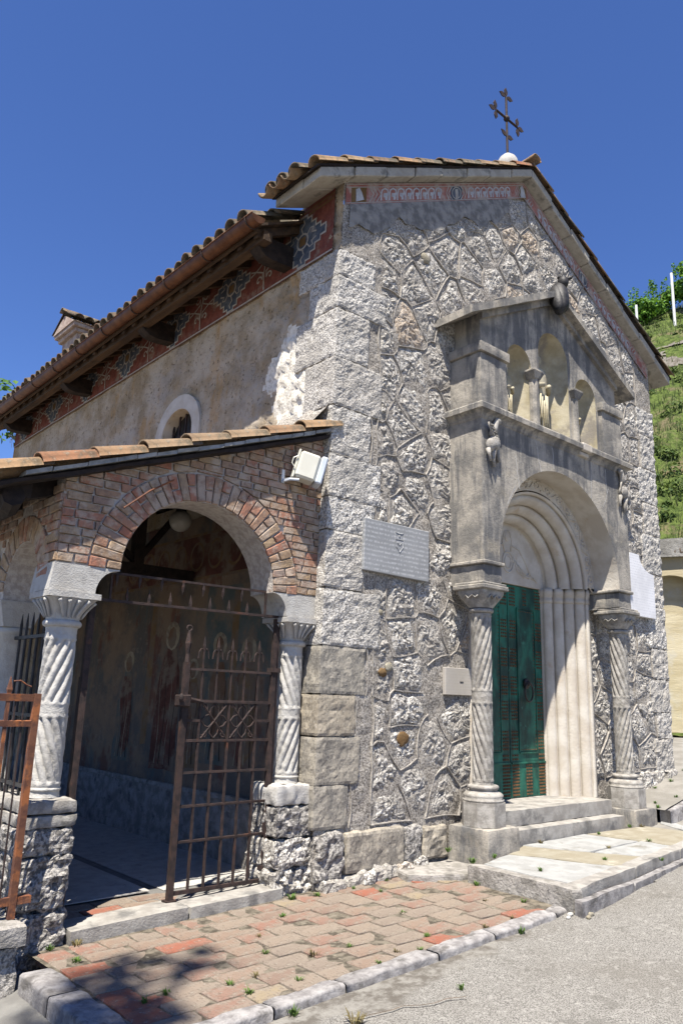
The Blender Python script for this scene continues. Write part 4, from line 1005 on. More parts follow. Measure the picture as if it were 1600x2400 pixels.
T_dn = [tile_mesh(0.46, .080, .090, .014, 'pan_tile', up=False) for k in range(2)]
def tileM(x, y, z, sl, side=-1, tilt=0.03):
    """tile axis along the slope: wide end low"""
    ang = math.atan(sl)-tilt
    R = Matrix.Rotation(-ang if side < 0 else ang, 4, 'Y') 
    if side > 0: R = R @ Matrix.Rotation(PI, 4, 'Z')
    return Matrix.Translation((x, y, z)) @ R @ Matrix.Rotation(RNG.uniform(-.03, .03), 4, 'Z') @ Matrix.Rotation(RNG.uniform(-.04, .04), 4, 'X')
ca = math.cos(math.atan(SL)); nt = 0
for sd in (-1, 1):                       # verge tiles along the front edge
    x = -0.40
    for k in range(10):
        xx = x+0.20*ca*1.0; z = ZE+SL*xx+.138; X = xx if sd < 0 else 2*XC-xx
        inst('roof_tile', random.choice(T_up+T_old), tileM(X, -0.115+RNG.uniform(-.008, .008), z, SL, sd), ch); x += 0.385*ca; nt += 1
for yk in (0.07, 0.255, 0.44):         # the raised strip behind
    for k in range(10):
        xx = -0.50+0.2*ca+k*0.385*ca; z = ZE+SL*xx+.150
        inst('roof_tile', random.choice(T_old), tileM(xx, yk+RNG.uniform(-.008, .008), z, SL), ch); nt += 1
        if k < 2: inst('roof_tile', random.choice(T_dn), tileM(xx-.03, yk+.093, z+.035, SL), ch)
for yk in (.6,):
    for k in range(3): xx = -0.52+0.2*ca+k*0.385*ca; inst('roof_tile', random.choice(T_dn), tileM(xx, yk-.06, ZE+SL*xx+.19, SL), ch)
# ridge
for k in range(3): inst('roof_tile', T_up[k % 3], Matrix.Translation((XC, 0.0+k*.36, ZE+SL*XC+.20)) @ Matrix.Rotation(PI/2, 4, 'Z'), ch)
# main roof, lower than the gable strip
ZM = 6.155
def zm(x): return ZM+SL*x
ncol = 41; yk = 0.66; cols = []
while yk < YB+.25: cols.append(yk); yk += 0.205+RNG.uniform(-.006, .006)
for y in cols:
    for k in range(2):
        xx = -0.655+0.2*ca+k*0.385*ca
        inst('roof_tile', random.choice(T_old), tileM(xx+RNG.uniform(-.02, .02), y, zm(xx)+.135, SL, -1, .05), ch); nt += 1
    xx = -0.62+.2*ca; inst('roof_tile', random.choice(T_dn), tileM(xx, y+.1025, zm(xx)+.125, SL), ch); nt += 1
# further rows and the far slope: corrugated cover, real relief, one part
def corr(sd, x0, x1, y0, y1, zf, rows):
    ys = np.arange(y0, y1, 0.0256); xs_ = []
    for r_ in range(rows): a = x0+(x1-x0)*r_/rows; b = x0+(x1-x0)*(r_+1)/rows; xs_ += [(a, .03), (b-.001, 0)]
    V = []; 
    for x, up in xs_:
        ph = np.abs(((ys-y0)/0.205) % 1-.5)*2; z = 0.08*np.sqrt(np.clip(1-(ph/.8)**2, 0, 1))
        for y, zz in zip(ys, z): V.append((x if sd < 0 else 2*XC-x, y, zf(x)+.09+zz+up))
    nv = len(ys); F = [(i*nv+j, (i+1)*nv+j, (i+1)*nv+j+1, i*nv+j+1) for i in range(len(xs_)-1) for j in range(nv-1)]
    return V, F
g = MB(); g.add(*corr(-1, 0.14, XC, 0.60, YB+.25, zm, 8)); g.add(*corr(1, -.60, XC, 0.60, YB+.25, zm, 10))
V, F = corr(1, -.42, XC, -.02, 0.58, lambda x: ZE+SL*x+.03, 9); g.add(V, F)
tag(g.build('roof_tiles', M['tile_old'], ch), kind='stuff')
g = MB()
for sd in (-1, 1):
    P = [(x if sd < 0 else 2*XC-x, y, zm(x)+dz) for dz in (.02, .05) for (x, y) in ((-.55, YP+.02), (XC, YP+.02), (XC, YB+.2), (-.55, YB+.2))]
    if sd > 0: P = [P[i] for i in (1, 0, 3, 2, 5, 4, 7, 6)]
    g.hexa(P)
g.build('roof_deck', M['wood'], ch)
# eaves carpentry: rafters, long timber, brackets, gutter
for k in range(30):
    y = 0.68+k*0.287; g = MB(); P = [(x, yy, zm(x)+dz) for dz in (-.075, .018) for (x, yy) in ((-.51, y-.035), (.06, y-.035), (.06, y+.035), (-.51, y+.035))]
    g.hexa(P, .004); g.build('rafter', M['wood'], ch)
g = MB(); g.box((-.465, .60, 5.79), (-.365, YB+.1, 5.89)); P = g.build('eave_beam', M['wood'], ch)
g = MB(); g.box((-.545, .62, 5.84), (-.522, YB+.15, 5.93)); g.build('fascia_board', M['wood'], ch)
for y in (0.80, 3.22, 5.66, 8.10):
    prof = [(.08, 5.73), (-.14, 5.71), (-.26, 5.70), (-.35, 5.715), (-.41, 5.76), (-.44, 5.787), (-.44, 5.80), (-.36, 5.80), (-.36, 5.93), (.08, 5.95)]
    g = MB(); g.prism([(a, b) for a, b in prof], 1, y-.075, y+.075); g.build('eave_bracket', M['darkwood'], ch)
g = MB(); V = []; n = 10; ysg = lin(.50, YB+.2, .102)
for i, y in enumerate(ysg):
    for k in range(n+1): a = PI+PI*k/n; V.append((-.605+.078*math.cos(a), y, 5.93+.078*math.sin(a)))
F = [(i*(n+1)+k, i*(n+1)+k+1, (i+1)*(n+1)+k+1, (i+1)*(n+1)+k) for i in range(len(ysg)-1) for k in range(n)]
g.add(V, F); g.add([(-.605+.078*math.cos(PI+PI*k/n), .50, 5.93+.078*math.sin(PI+PI*k/n)) for k in range(n+1)], [tuple(range(n+1))])
g.tube([(-.685, .5, 5.935), (-.685, YB+.2, 5.935)], .008, 6)
gut = g.build('gutter', M['copper'], ch, True)
for k in range(11):
    y = .62+k*.8; g = MB(); g.tube([(-.605+.083*math.cos(a), y, 5.93+.083*math.sin(a)) for a in np.linspace(PI, 2*PI, 9)], .007, 5); g.build('gutter_hook', M['iron'], gut)
# chimney
chm = MB(); chm.box((.50, 7.82, 6.3), (.92, 8.50, 7.72), .008); c_ = chm.build('chimney', M['chimney'], ch)
g = MB(); g.box((.44, 7.76, 7.725), (.98, 8.56, 7.80), .004, .01); g.build('chimney_moulding', M['chimney'], c_)
g = MB(); g.box((.38, 7.70, 7.801), (1.04, 8.62, 7.87), .004, .012); g.build('chimney_moulding', M['chimney'], c_)
g = MB(); g.prism([(7.68, 7.872), (8.16, 8.13), (8.64, 7.872)], 0, .36, 1.06); g.build('chimney_cap', M['chimney'], c_)
for k in range(4):
    x = .43+k*.185
    for sd in (-1, 1): inst('roof_tile', random.choice(T_old), Matrix.Translation((x, 8.16+sd*.30, 8.05)) @ Matrix.Rotation(PI/2, 4, 'Z') @ Matrix.Rotation(sd*math.atan(.54), 4, 'Y') @ Matrix.Scale(1.25, 4, (1, 0, 0)), c_)
inst('roof_tile', T_old[0], Matrix.Translation((.52, 8.16, 8.19)), c_); inst('roof_tile', T_old[1], Matrix.Translation((.88, 8.16, 8.18)), c_)

# --- interior painted wall inside the portico (fresco, dado)
def IN(u, v, h=0.0): return (float(XL(v))-0.006-h, u, v)
g = MB(); g.add([IN(.45, .52), IN(6.5, .52), IN(6.5, 3.3), IN(.45, 3.3)], [(0, 1, 2, 3)]); fre = g.build('fresco', M['fresco'], ch)
g = MB(); g.add(*grid(lin(.35, 8.8, .08), lin(-.05, .50, .06), lambda U, Wv: np.stack([XL(Wv)-.03-.02*fbm(np.stack([U, U*0, Wv], 1), 5, 3), U, Wv], 1))); g.build('dado', M['rough'], ch, True)
g = MB(); g.box((-.115, .4, .50), (-.05, 6.6, .545), .003); g.build('dado_ledge', M['rough'], ch)
def blob(name, pts, mat, h=.004, wob=.018):
    q = []
    for a, b in zip(pts, pts[1:]+pts[:1]):
        for t in np.linspace(0, 1, 5, endpoint=False): q.append((a[0]+(b[0]-a[0])*t, a[1]+(b[1]-a[1])*t))
    q = np.array(q); Q = np.stack([q[:, 0], q[:, 0]*0+h*900, q[:, 1]], 1); q = q+wob*np.stack([fbm(Q, 6, 2), fbm(Q+9, 6, 2)], 1); cy_, cz_ = q.mean(0); m = len(q)
    g = MB(); g.add([IN(cy_, cz_, h)]+[IN(*p, h) for p in q], [(0, k+1, (k+1) % m+1) for k in range(m)]); g.build(name, M[mat], fre)
def figure(y, z0, s, robe, cloak, head=True):
    blob('painted_robe', [(y-.25*s, z0), (y+.25*s, z0), (y+.24*s, z0+.55*s), (y+.20*s, z0+.95*s), (y+.10*s, z0+1.17*s), (y-.10*s, z0+1.17*s), (y-.20*s, z0+.95*s), (y-.23*s, z0+.5*s)], robe, .003)
    blob('painted_cloak', [(y-.22*s, z0+.25*s), (y-.02*s, z0+.06*s), (y+.08*s, z0+.5*s), (y+.17*s, z0+.85*s), (y+.08*s, z0+1.12*s), (y-.12*s, z0+1.1*s), (y-.19*s, z0+.8*s)], cloak, .005)
    blob('painted_halo', [(y+.145*s*math.cos(a), z0+1.30*s+.145*s*math.sin(a)) for a in np.linspace(0, 2*PI, 12, endpoint=False)], 'halo', .004, .006)
    blob('painted_head', [(y+.085*s*math.cos(a), z0+1.28*s+.115*s*math.sin(a)) for a in np.linspace(0, 2*PI, 8, endpoint=False)], 'skin', .006, .008)
    for k in range(4):
        g = MB(); x = y+(-.16+.1*k)*s; g.ribbon([(x+.02*s*math.sin(t*5+k), z0+.05*s+t*.85*s) for t in np.linspace(0, 1, 9)], lambda t: .016*(1-t*.6), IN, .0065); g.build('painted_fold', M['halo' if k % 2 else 'darkwood'], fre)
figure(1.05, .76, .84, 'darkred', 'duskochre'); figure(1.55, .78, .87, 'tealpaint', 'skin'); figure(2.5, .66, 1.06, 'darkred', 'darkred'); figure(3.45, .68, .84, 'tealpaint', 'darkred'); figure(2.02, .72, .74, 'duskochre', 'skin')
for y in (1.3, 2.95): blob('painted_pillar', [(y-.06, .9), (y+.06, .9), (y+.06, 2.45), (y-.06, 2.45)], 'duskochre', .002)
g = MB()
for k in range(9):
    y = .7+k*.36
    g.ribbon([(y+.13*math.cos(a), 2.86+.15*math.sin(a)) for a in np.linspace(0, 2*PI, 15)], .03, IN, .004)
g.ribbon([(.5, 2.62), (4.2, 2.62)], .03, IN, .004); g.ribbon([(.5, 3.1), (4.2, 3.1)], .03, IN, .004); g.build('painted_roundels', M['duskochre'], fre)
blob('painted_band', [(.5, 2.62), (4.2, 2.62), (4.2, 3.1), (.5, 3.1)], 'darkred', .002)
blob('painted_sky', [(.62, 1.6), (1.85, 1.6), (1.85, 2.5), (.62, 2.5)], 'tealpaint', .0012)

# --- rear side of the roofline: cross on a stone ball at the gable peak
cx_ = thing('gable_cross', (XC, .22, 8.12), 'wrought iron cross with leaf tips on a white stone ball at the gable peak', 'cross')
g = MB(); g.lathe([(.02, -.15), (.10, -.14), (.12, 0), (.138, .05), (.142, .10), (.132, .16), (.105, .21), (.06, .25), (.02, .265)], (XC, .22, 8.195), 28, lambda r, z, th: r*(1-.06*abs(math.sin(2.5*th))**.6*(z > .02)), True); g.build('stone_ball', M['white'], cx_, True)
g = MB(); g.tube([(XC, .22, 8.42), (XC, .22, 9.36)], .016, 8); g.build('shaft', M['iron'], cx_)
g = MB(); g.tube([(XC-.23, .22, 9.02), (XC+.23, .22, 9.02)], .016, 8); g.build('arm', M['iron'], cx_)
g = MB(); g.ell((XC, .22, 9.02), (.042, .042, .042)); g.build('boss', M['iron'], cx_, True)
def leaf(px, pz, a, L=.135):
    g = MB(); pr_ = [(0, 0), (.30, .26), (.62, .30), (1.0, .05), (.62, -.22), (.30, -.2)]
    P = [(px+L*(u*math.cos(a)-w*math.sin(a)), pz+L*(u*math.sin(a)+w*math.cos(a))) for u, w in pr_]
    g.prism(P, 1, .214, .226); g.build('leaf', M['iron'], cx_)
for (px, pz, base) in ((XC, 9.36, PI/2), (XC-.23, 9.02, PI), (XC+.23, 9.02, 0)):
    for da in (0, 1.25, -1.25): leaf(px+.01*math.cos(base+da), pz+.01*math.sin(base+da), base+da*1.2)
for da in (PI*.86, PI*.14-.3): leaf(XC, 8.74, da)
# ---------------------------------------------------------------- portico on the side of the chapel
po = thing('portico', (-1.2, 0.25, -0.1), 'brick arched lean-to portico with twisted white columns on the left side of the chapel', 'portico')
YF, YK = 0.10, 0.42      # front and back of the end wall
AX, AZ, AR = -1.175, 2.20, 0.675
def ptop(x): return 2.80+0.372*(x+2.32)+0.07
# -- twisted columns
def twisted(parent, c, z0, z1, R, sgn, lobes, mat, bands, twist=4.0, name='column', nth=100):
    """bands: list of (za, zb) plain rings; twist direction flips at the middle band"""
    zs = lin(z0, z1, 0.012); V = []; mid = bands[1] if len(bands) > 1 else ((z0+z1)/2, (z0+z1)/2); ang = 0; prevz = z0; A = []
    for z in zs:
        d = -sgn if z < (mid[0]+mid[1])/2 else sgn
        ang += d*twist*(z-prevz); prevz = z; A.append(ang)
    th = np.linspace(0, 2*PI, nth, endpoint=False)
    for z, a in zip(zs, A):
        pl = any(b0 <= z <= b1 for b0, b1 in bands)
        if pl:
            e = min(min(abs(z-b0), abs(z-b1)) for b0, b1 in bands if b0 <= z <= b1); r = np.full(nth, R*(1.03 if e < .012 else 1.0))
            r = r-(0.0035*np.abs(np.sin(7*th+ (z*90))) if e > .02 else 0)
        else: r = R*(0.74+0.27*np.abs(np.sin((th+a)*lobes/2))**0.55)
        V += [(c[0]+rr*math.cos(t), c[1]+rr*math.sin(t), z) for rr, t in zip(r, th)]
    n = len(zs); V = np.array(V); V += 0.0022*fbm(V, 35, 2)[:, None]*np.array([1, 1, 0])
    F = [(i*nth+k, i*nth+(k+1) % nth, (i+1)*nth+(k+1) % nth, (i+1)*nth+k) for i in range(n-1) for k in range(nth)]
    return mesh(name, V, F, mat, parent, smooth=True)
def capital(parent, c, z0, z1, r0, hw, mat, ab=0.045, rot=0.0):
    """basket capital: round at the neck, square below the abacus"""
    n = 48; V = []; rows = 9; th = np.linspace(0, 2*PI, n, endpoint=False)
    sq = 1/np.maximum(np.abs(np.cos(th)), np.abs(np.sin(th)))
    for i in range(rows+1):
        t = i/rows; r = (r0+(hw-r0)*t**1.5); k = t**1.2; rr = r*((1-k)+k*np.minimum(sq, 1.33)*.97)
        rr = rr*(1-0.035*np.abs(np.sin(4*th))*(t > .15)*(t < .9))
        V += [(c[0]+a*math.cos(b), c[1]+a*math.sin(b), z0+(z1-ab-z0)*t) for a, b in zip(rr, th)]
    F = [(i*n+k, i*n+(k+1) % n, (i+1)*n+(k+1) % n, (i+1)*n+k) for i in range(rows) for k in range(n)]
    o = mesh('capital', V, F, mat, parent, smooth=True)
    g = MB()   # leaf ribs on the bell
    for s in range(4):
        R_ = Matrix.Rotation(s*PI/2, 4, 'Z')
        for u in (-.62, -.2, .2, .62):
            pts = []
            for t in np.linspace(.12, .92, 8):
                r = (r0+(hw-r0)*t**1.5)+.006; p = Vector((u*r*(.55+.45*t), -r*(1-.10*(1-t)*u*u), z0+(z1-ab-z0)*t)); p = R_ @ p; pts.append((p.x+c[0], p.y+c[1], p.z))
            g.tube(pts, [.004, .008, .010, .010, .010, .011, .012, .015], 5)
    g.build('leaf_carving', mat, o, True)
    rough_box('abacus', (c[0]-hw-.006, c[1]-hw-.006, z1-ab), (c[0]+hw+.006, c[1]+hw+.006, z1), mat, o, 0.03, .003, .008, 18, False)
    return o
def ring(parent, c, z, R, r, mat, name='torus'):
    g = MB(); g.lathe([(R-.01, z-r)]+[(R+r*math.cos(a), z+r*math.sin(a)) for a in np.linspace(-PI/2, PI/2, 9)]+[(R-.01, z+r)], (c[0], c[1], 0), 40); return g.build(name, mat, parent, True)
CL, CRr = (-2.165, .24), (-.185, .24)
for c, sg in ((CL, 1), (CRr, -1)):
    col = twisted(po, c, .75, 1.845, .104, -sg, 10, M['white'], [(.75, .845), (1.245, 1.345), (1.76, 1.845)], 4.2)
    capital(col, c, 1.885, 2.075, .108, .178, M['white']); ring(col, c, 1.865, .105, .024, M['white'])
    ring(col, c, .80, .098, .012, M['white'])
# -- pedestals
for i, (x0, x1, z0, z1, m, am) in enumerate(((-2.345, -2.005, .665, .745, 'column', .006), (-2.35, -2.00, .585, .66, 'column', .008), (-2.36, -2.01, .42, .58, 'pitted', .014), (-2.33, -2.01, .10, .415, 'pitted', .03), (-2.34, -2.0, -.25, .095, 'pitted', .032))):
    rough_box('pedestal_block', (x0, .035, z0), (x1, .42, z1), M[m], po, .022, am, .018 if m != 'pitted' else .03, 20, m == 'pitted')
for i, (x0, x1, z0, z1, m, am) in enumerate(((-.405, -.02, .60, .75, 'white', .010), (-.40, -.03, .36, .59, 'pitted', .018), (-.41, -.03, .14, .355, 'rubble', .02), (-.42, -.02, -.10, .135, 'rubble', .03))):
    rough_box('pedestal_block', (x0, .04, z0), (x1, .42, z1), M[m], po, .022, am, .02, 20, m != 'white')
# -- springer stones
def springer(pts):
    g = MB(); g.prism(pts, 1, YF-.012, YK+.01); o = g.build('springer_stone', M['white'], po); return o
r_ = [(-1.855-.165*math.sin(a)-0.0, 2.255-.175*(1-math.cos(a))) for a in np.linspace(0, PI/2, 8)]
springer([(-2.345, 2.075), (-2.01, 2.075)]+r_[::-1]+[(-1.855, 2.262), (-2.322, 2.262)])
r_ = [(-.495+.13*math.sin(a), 2.255-.175*(1-math.cos(a))) for a in np.linspace(0, PI/2, 8)]
springer(([(-.02, 2.075), (-.02, 2.262), (-.495, 2.262)]+r_+[(-.34, 2.075)]))
# -- mortar core of the end wall and its plastered intrados
n = 24; arc = [(AX-AR*math.cos(PI*i/n), AZ+.06+AR*math.sin(PI*i/n)*.93) for i in range(n+1)]
g = MB(); V = []; tops = [(-2.312+(2.30)*i/n) for i in range(n+1)]
for i in range(n):
    a, b = arc[i], arc[i+1]; ta, tb = tops[i], tops[i+1]
    for y, fl in ((YF+.006, False), (YK, True)): g.add([(a[0], y, a[1]), (b[0], y, b[1]), (tb, y, ptop(tb)), (ta, y, ptop(ta))], [(0, 1, 2, 3)])
    g.add([(a[0], YF+.006, a[1]), (a[0], YK, a[1]), (b[0], YK, b[1]), (b[0], YF+.006, b[1])], [(0, 1, 2, 3)])
    g.add([(ta, YF, ptop(ta)), (tb, YF, ptop(tb)), (tb, YK, ptop(tb)), (ta, YK, ptop(ta))], [(0, 1, 2, 3)])
for y in (YF+.006, YK):
    g.add([(-2.312, y, 2.26), arc[0][:1]+(y,)+arc[0][1:], (-2.312, y, ptop(-2.312))], [(0, 1, 2)]); g.add([arc[-1][:1]+(y,)+arc[-1][1:], (-.012, y, 2.26), (-.012, y, ptop(-.012))], [(0, 1, 2)])
g.add([(-2.312, YF, 2.26), (-2.312, YK, 2.26), (-2.312, YK, ptop(-2.312)), (-2.312, YF, ptop(-2.312))], [(0, 1, 2, 3)])
g.build('arch_wall', M['bmortar'], po)
def brick(P2, y0, y1, par=po, j=.0055):
    """P2: four (x,z) corners"""
    g = MB(); P = [(p[0], y0, p[1]) for p in P2]+[(p[0], y1, p[1]) for p in P2]; P = [P[i] for i in (0, 1, 5, 4, 3, 2, 6, 7)]
    P = np.array(P)+RNG.uniform(-j, j, (8, 3)); g.bevbox(P, .005); return g.build('brick', M['brick'], par)
nv = 33; ri, ro = AR+.003, AR+.235
for i in range(nv):     # voussoirs
    a0 = PI*i/nv+.006; a1 = PI*(i+1)/nv-.006
    def pp(r, a): return (AX-r*math.cos(a), AZ+.06+r*math.sin(a)*.93)
    yy = YF-.012-random.uniform(0, .006)
    if i % 2: brick([pp(ri, a0), pp(ri, a1), pp(ro, a1), pp(ro, a0)], yy, YF+.05)
    else:
        rm = ri+(ro-ri)*random.choice((.45, .55)); brick([pp(ri, a0), pp(ri, a1), pp(rm-.006, a1), pp(rm-.006, a0)], yy, YF+.05); brick([pp(rm+.006, a0), pp(rm+.006, a1), pp(ro, a1), pp(ro, a0)], yy, YF+.05)
z = 2.272; row = 0
while z < 3.75:      # courses
    h = .062; x = -2.318-random.uniform(0, .06)-(0.1 if row % 2 else 0)
    while x < -.02:
        L = random.choice((.20, .23, .12, .18, .16)); a, b = max(x, -2.318), min(x+L, -.016)
        poly = [(a+.005, z+.005), (b-.005, z+.005), (b-.005, z+h-.005), (a+.005, z+h-.005)]
        poly = clip_poly(poly, (0, 2.80+.372*2.32+.055), (-.372, 1))
        def inside(p): return math.hypot(p[0]-AX, (p[1]-AZ-.06)/.93) < ro+.014
        if len(poly) >= 3 and b-a > .03:
            ins = [inside(p) for p in poly]
            if not all(ins):
                if any(ins):
                    c = np.mean(poly, 0); ax = np.array([c[0]-AX, (c[1]-AZ-.06)]); ax = ax/np.linalg.norm(ax); d = (ro+.012)
                    q = (AX+d*ax[0], AZ+.06+d*ax[1]*.93); poly = clip_poly(poly, q, (-ax[0], -ax[1]))
                if len(poly) >= 3:
                    area = abs(sum(p[0]*q[1]-q[0]*p[1] for p, q in zip(poly, poly[1:]+poly[:1])))/2
                    if area > .0012:
                        g = MB(); m = len(poly); yy = YF-.010-random.uniform(0, .007); pl = [(p[0]+random.uniform(-.005, .005), p[1]+random.uniform(-.004, .004)) for p in poly]
                        c = np.mean(pl, 0); inn = [(c[0]+(p[0]-c[0])*.97, c[1]+(p[1]-c[1])*.94) for p in pl]
                        V = [(p[0], YF+.05, p[1]) for p in pl]+[(p[0], yy+.006, p[1]) for p in pl]+[(p[0], yy, p[1]) for p in inn]
                        F = [(k, (k+1) % m, m+(k+1) % m, m+k) for k in range(m)]+[(m+k, m+(k+1) % m, 2*m+(k+1) % m, 2*m+k) for k in range(m)]+[tuple(2*m+k for k in range(m))]
                        g.add(V, F); g.build('brick', M['brick'], po)
        x += L+.008
    z += h; row += 1
# -- side arcade along the left
YS = [.24, 1.20, 2.16, 3.12, 4.08, 5.04, 6.0, 6.96, 7.92]; XA0, XA1 = -2.318, -2.02
def side_bay(ya, yb, first):
    c = (ya+yb)/2; r = (yb-ya)/2-.14; zs = 2.14; n = 14; g = MB(); arc = [(c-r*math.cos(PI*i/n), zs+r*math.sin(PI*i/n)*1.0) for i in range(n+1)]
    y0 = ya if not first else YK-.0; tp = [y0+(yb-y0)*i/n for i in range(n+1)]; zt = 2.82
    for i in range(n):
        a, b = arc[i], arc[i+1]
        for x in (XA0, XA1): g.add([(x, a[0], a[1]), (x, b[0], b[1]), (x, tp[i+1], zt), (x, tp[i], zt)], [(0, 1, 2, 3)])
        g.add([(XA0, a[0], a[1]), (XA1, a[0], a[1]), (XA1, b[0], b[1]), (XA0, b[0], b[1])], [(0, 1, 2, 3)])
    for x in (XA0, XA1): g.add([(x, y0, 2.075), (x, c-r, 2.075), (x, c-r, zs), (x, y0, zt)], [(0, 1, 2, 3)]); g.add([(x, yb, 2.075), (x, c+r, 2.075), (x, c+r, zs), (x, yb, zt)], [(0, 1, 2, 3)])
    g.add([(XA0, c-r, 2.075), (XA1, c-r, 2.075), (XA1, c-r, zs), (XA0, c-r, zs)], [(0, 1, 2, 3)]); g.add([(XA0, c+r, 2.075), (XA1, c+r, 2.075), (XA1, c+r, zs), (XA0, c+r, zs)], [(0, 1, 2, 3)])
    g.build('arch_wall', M['bmortar'], po)
    # bricks on the outer face: voussoirs and courses for the two nearest bays
    if ya > 1.5: return
    def bk(P2): 
        g = MB(); P = [(XA0-.012, p[0], p[1]) for p in P2]+[(XA0+.03, p[0], p[1]) for p in P2]; P = [P[i] for i in (0, 1, 5, 4, 3, 2, 6, 7)]; P = np.array(P)+RNG.uniform(-.003, .003, (8, 3)); g.bevbox(P, .005); g.build('brick', M['brick'], po)
    k = 15
    for i in range(k):
        a0, a1 = PI*i/k+.012, PI*(i+1)/k-.012; q = lambda rr, a: (c-rr*math.cos(a), zs+rr*math.sin(a)); bk([q(r+.004, a0), q(r+.004, a1), q(r+.19, a1), q(r+.19, a0)])
    z = 2.42; rw_ = 0
    while z < 2.80:
        y = (YF if first else ya)+(.0 if rw_ % 2 else -.09)
        while y < yb-.02:
            a, b = max(y, YF if first else ya), min(y+.2, yb); m_ = ((a+b)/2, z+.03)
            if b-a > .04 and math.hypot(m_[0]-c, m_[1]-zs) > r+.235: bk([(a+.005, z+.004), (b-.005, z+.004), (b-.005, z+.061), (a+.005, z+.061)])
            y += .208
        z += .066; rw_ += 1
for i, (a, b) in enumerate(zip(YS, YS[1:])): side_bay(a, b, i == 0)
z = 2.272      # quoin bricks on the outer face of the corner pier
while z < 2.42:
    g = MB(); g.box((XA0-.012, YF, z+.004), (XA0+.05, YK-.03, z+.062), .003, .005); g.build('brick', M['brick'], po); z += .066
g = MB(); g.box((XA0-.008, YF+.002, 2.08), (XA0+.02, YK-.08, 2.26), .003); g.build('springer_stone', M['white'], po)
for y in YS[1:]:
    g = MB(); g.lathe([(.112, .70), (.125, .71), (.125, .76), (.108, .79), (.103, 1.4), (.100, 1.83), (.118, 1.84), (.118, 1.875), (.104, 1.885)], (-2.165, y, 0), 28); c_ = g.build('column', M['white'], po, True)
    g = MB(); g.hexa([(-2.165-.11, y-.11, 1.885), (-2.165+.11, y-.11, 1.885), (-2.165+.11, y+.11, 1.885), (-2.165-.11, y+.11, 1.885), (-2.165-.17, y-.16, 2.075), (-2.165+.17, y-.16, 2.075), (-2.165+.17, y+.16, 2.075), (-2.165-.17, y+.16, 2.075)]); g.build('capital', M['white'], c_)
o = rough_box('parapet_wall', (-2.36, .43, -.3), (-2.03, 8.2, .66), M['rough'], po, .06, .014, .02, 10, False)
for k in range(6):
    rough_box('parapet_cap', (-2.39, .43+k*1.3, .662), (-2.0, .43+k*1.3+1.29, .705), M['step'], po, .05, .004, .012, 14, False)
for i in range(2):      # grilles in the side arches
    ya, yb = YS[i]+.13, YS[i+1]-.13; g = MB()
    g.box((-2.18, ya-.03, 1.238), (-2.155, yb+.03, 1.262)); gr = g.build('grille', M['black'], po)
    for z in (.78, 1.80): g = MB(); g.box((-2.18, ya-.03, z-.012), (-2.155, yb+.03, z+.012)); g.build('grille_rail', M['black'], gr)
    for k in range(6): y = ya+(k+.5)*(yb-ya)/6; g = MB(); g.tube([(-2.168, y, .71), (-2.168, y, 1.9), (-2.168, y, 1.98)], [.011, .011, .002], 6); g.build('grille_bar', M['black'], gr)
g = MB(); g.box((-2.3, 8.6, -.1), (0, 8.8, 3.2)); g.build('end_wall', M['plaster'], po)
# -- roof: rafters, boards, verge and tiles
SP = 0.372
def zp(x): return 2.855+SP*(x+2.32)
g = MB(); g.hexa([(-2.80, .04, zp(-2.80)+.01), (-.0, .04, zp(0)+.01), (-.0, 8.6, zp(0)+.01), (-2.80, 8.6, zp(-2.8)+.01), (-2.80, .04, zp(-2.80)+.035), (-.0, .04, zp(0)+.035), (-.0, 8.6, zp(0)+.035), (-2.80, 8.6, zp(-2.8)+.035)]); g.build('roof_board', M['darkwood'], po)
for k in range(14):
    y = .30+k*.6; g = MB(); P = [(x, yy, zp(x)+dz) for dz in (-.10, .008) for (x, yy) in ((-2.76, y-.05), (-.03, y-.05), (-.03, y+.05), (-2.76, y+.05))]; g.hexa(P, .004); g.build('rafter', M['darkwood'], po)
g = MB(); g.hexa([(-2.74, .13, 2.66), (-2.52, .13, 2.66), (-2.52, 8.5, 2.66), (-2.74, 8.5, 2.66), (-2.74, .13, 2.80), (-2.52, .13, 2.80), (-2.52, 8.5, 2.80), (-2.74, 8.5, 2.80)], .008); 
g.tube([(-2.64, .10, 2.66), (-2.60, .3, 2.63), (-2.60, 3, 2.63)], .075, 8); g.build('eave_beam', M['darkwood'], po)
g = MB(); xs_ = np.linspace(-2.80, -.02, 24); V = []
for x in xs_:
    w = .006*math.sin(x*9)+RNG.uniform(-.004, .004)
    V += [(x, -.005+w, zp(x)-.012+w*1.6), (x, -.005+w, zp(x)+.018+w*.5), (x, .10, zp(x)+.018), (x, .10, zp(x)-.015)]
F = [(4*i+a, 4*i+(a+1) % 4, 4*i+4+(a+1) % 4, 4*i+4+a) for i in range(23) for a in range(4)]; g.add(V, F); g.build('verge_board', M['darkwood'], po)
x = -2.62
while x < -.08:        # flat pieces of slate bedding the verge tiles
    L = random.uniform(.10, .24); b = min(x+L-.006, -.03); dz = RNG.uniform(-.004, .004)
    g = MB(); g.hexa([(a, y, zp(a)+z_+dz) for z_ in (.038, .068) for (a, y) in ((x, -.03), (b, -.03), (b, .2), (x, .2))], .004); g.build('slate', M['slate'], po); x += L
cp = math.cos(math.atan(SP)); Tp = [tile_mesh(0.47, .098, .080, .016, 'roof_tile') for k in range(3)]
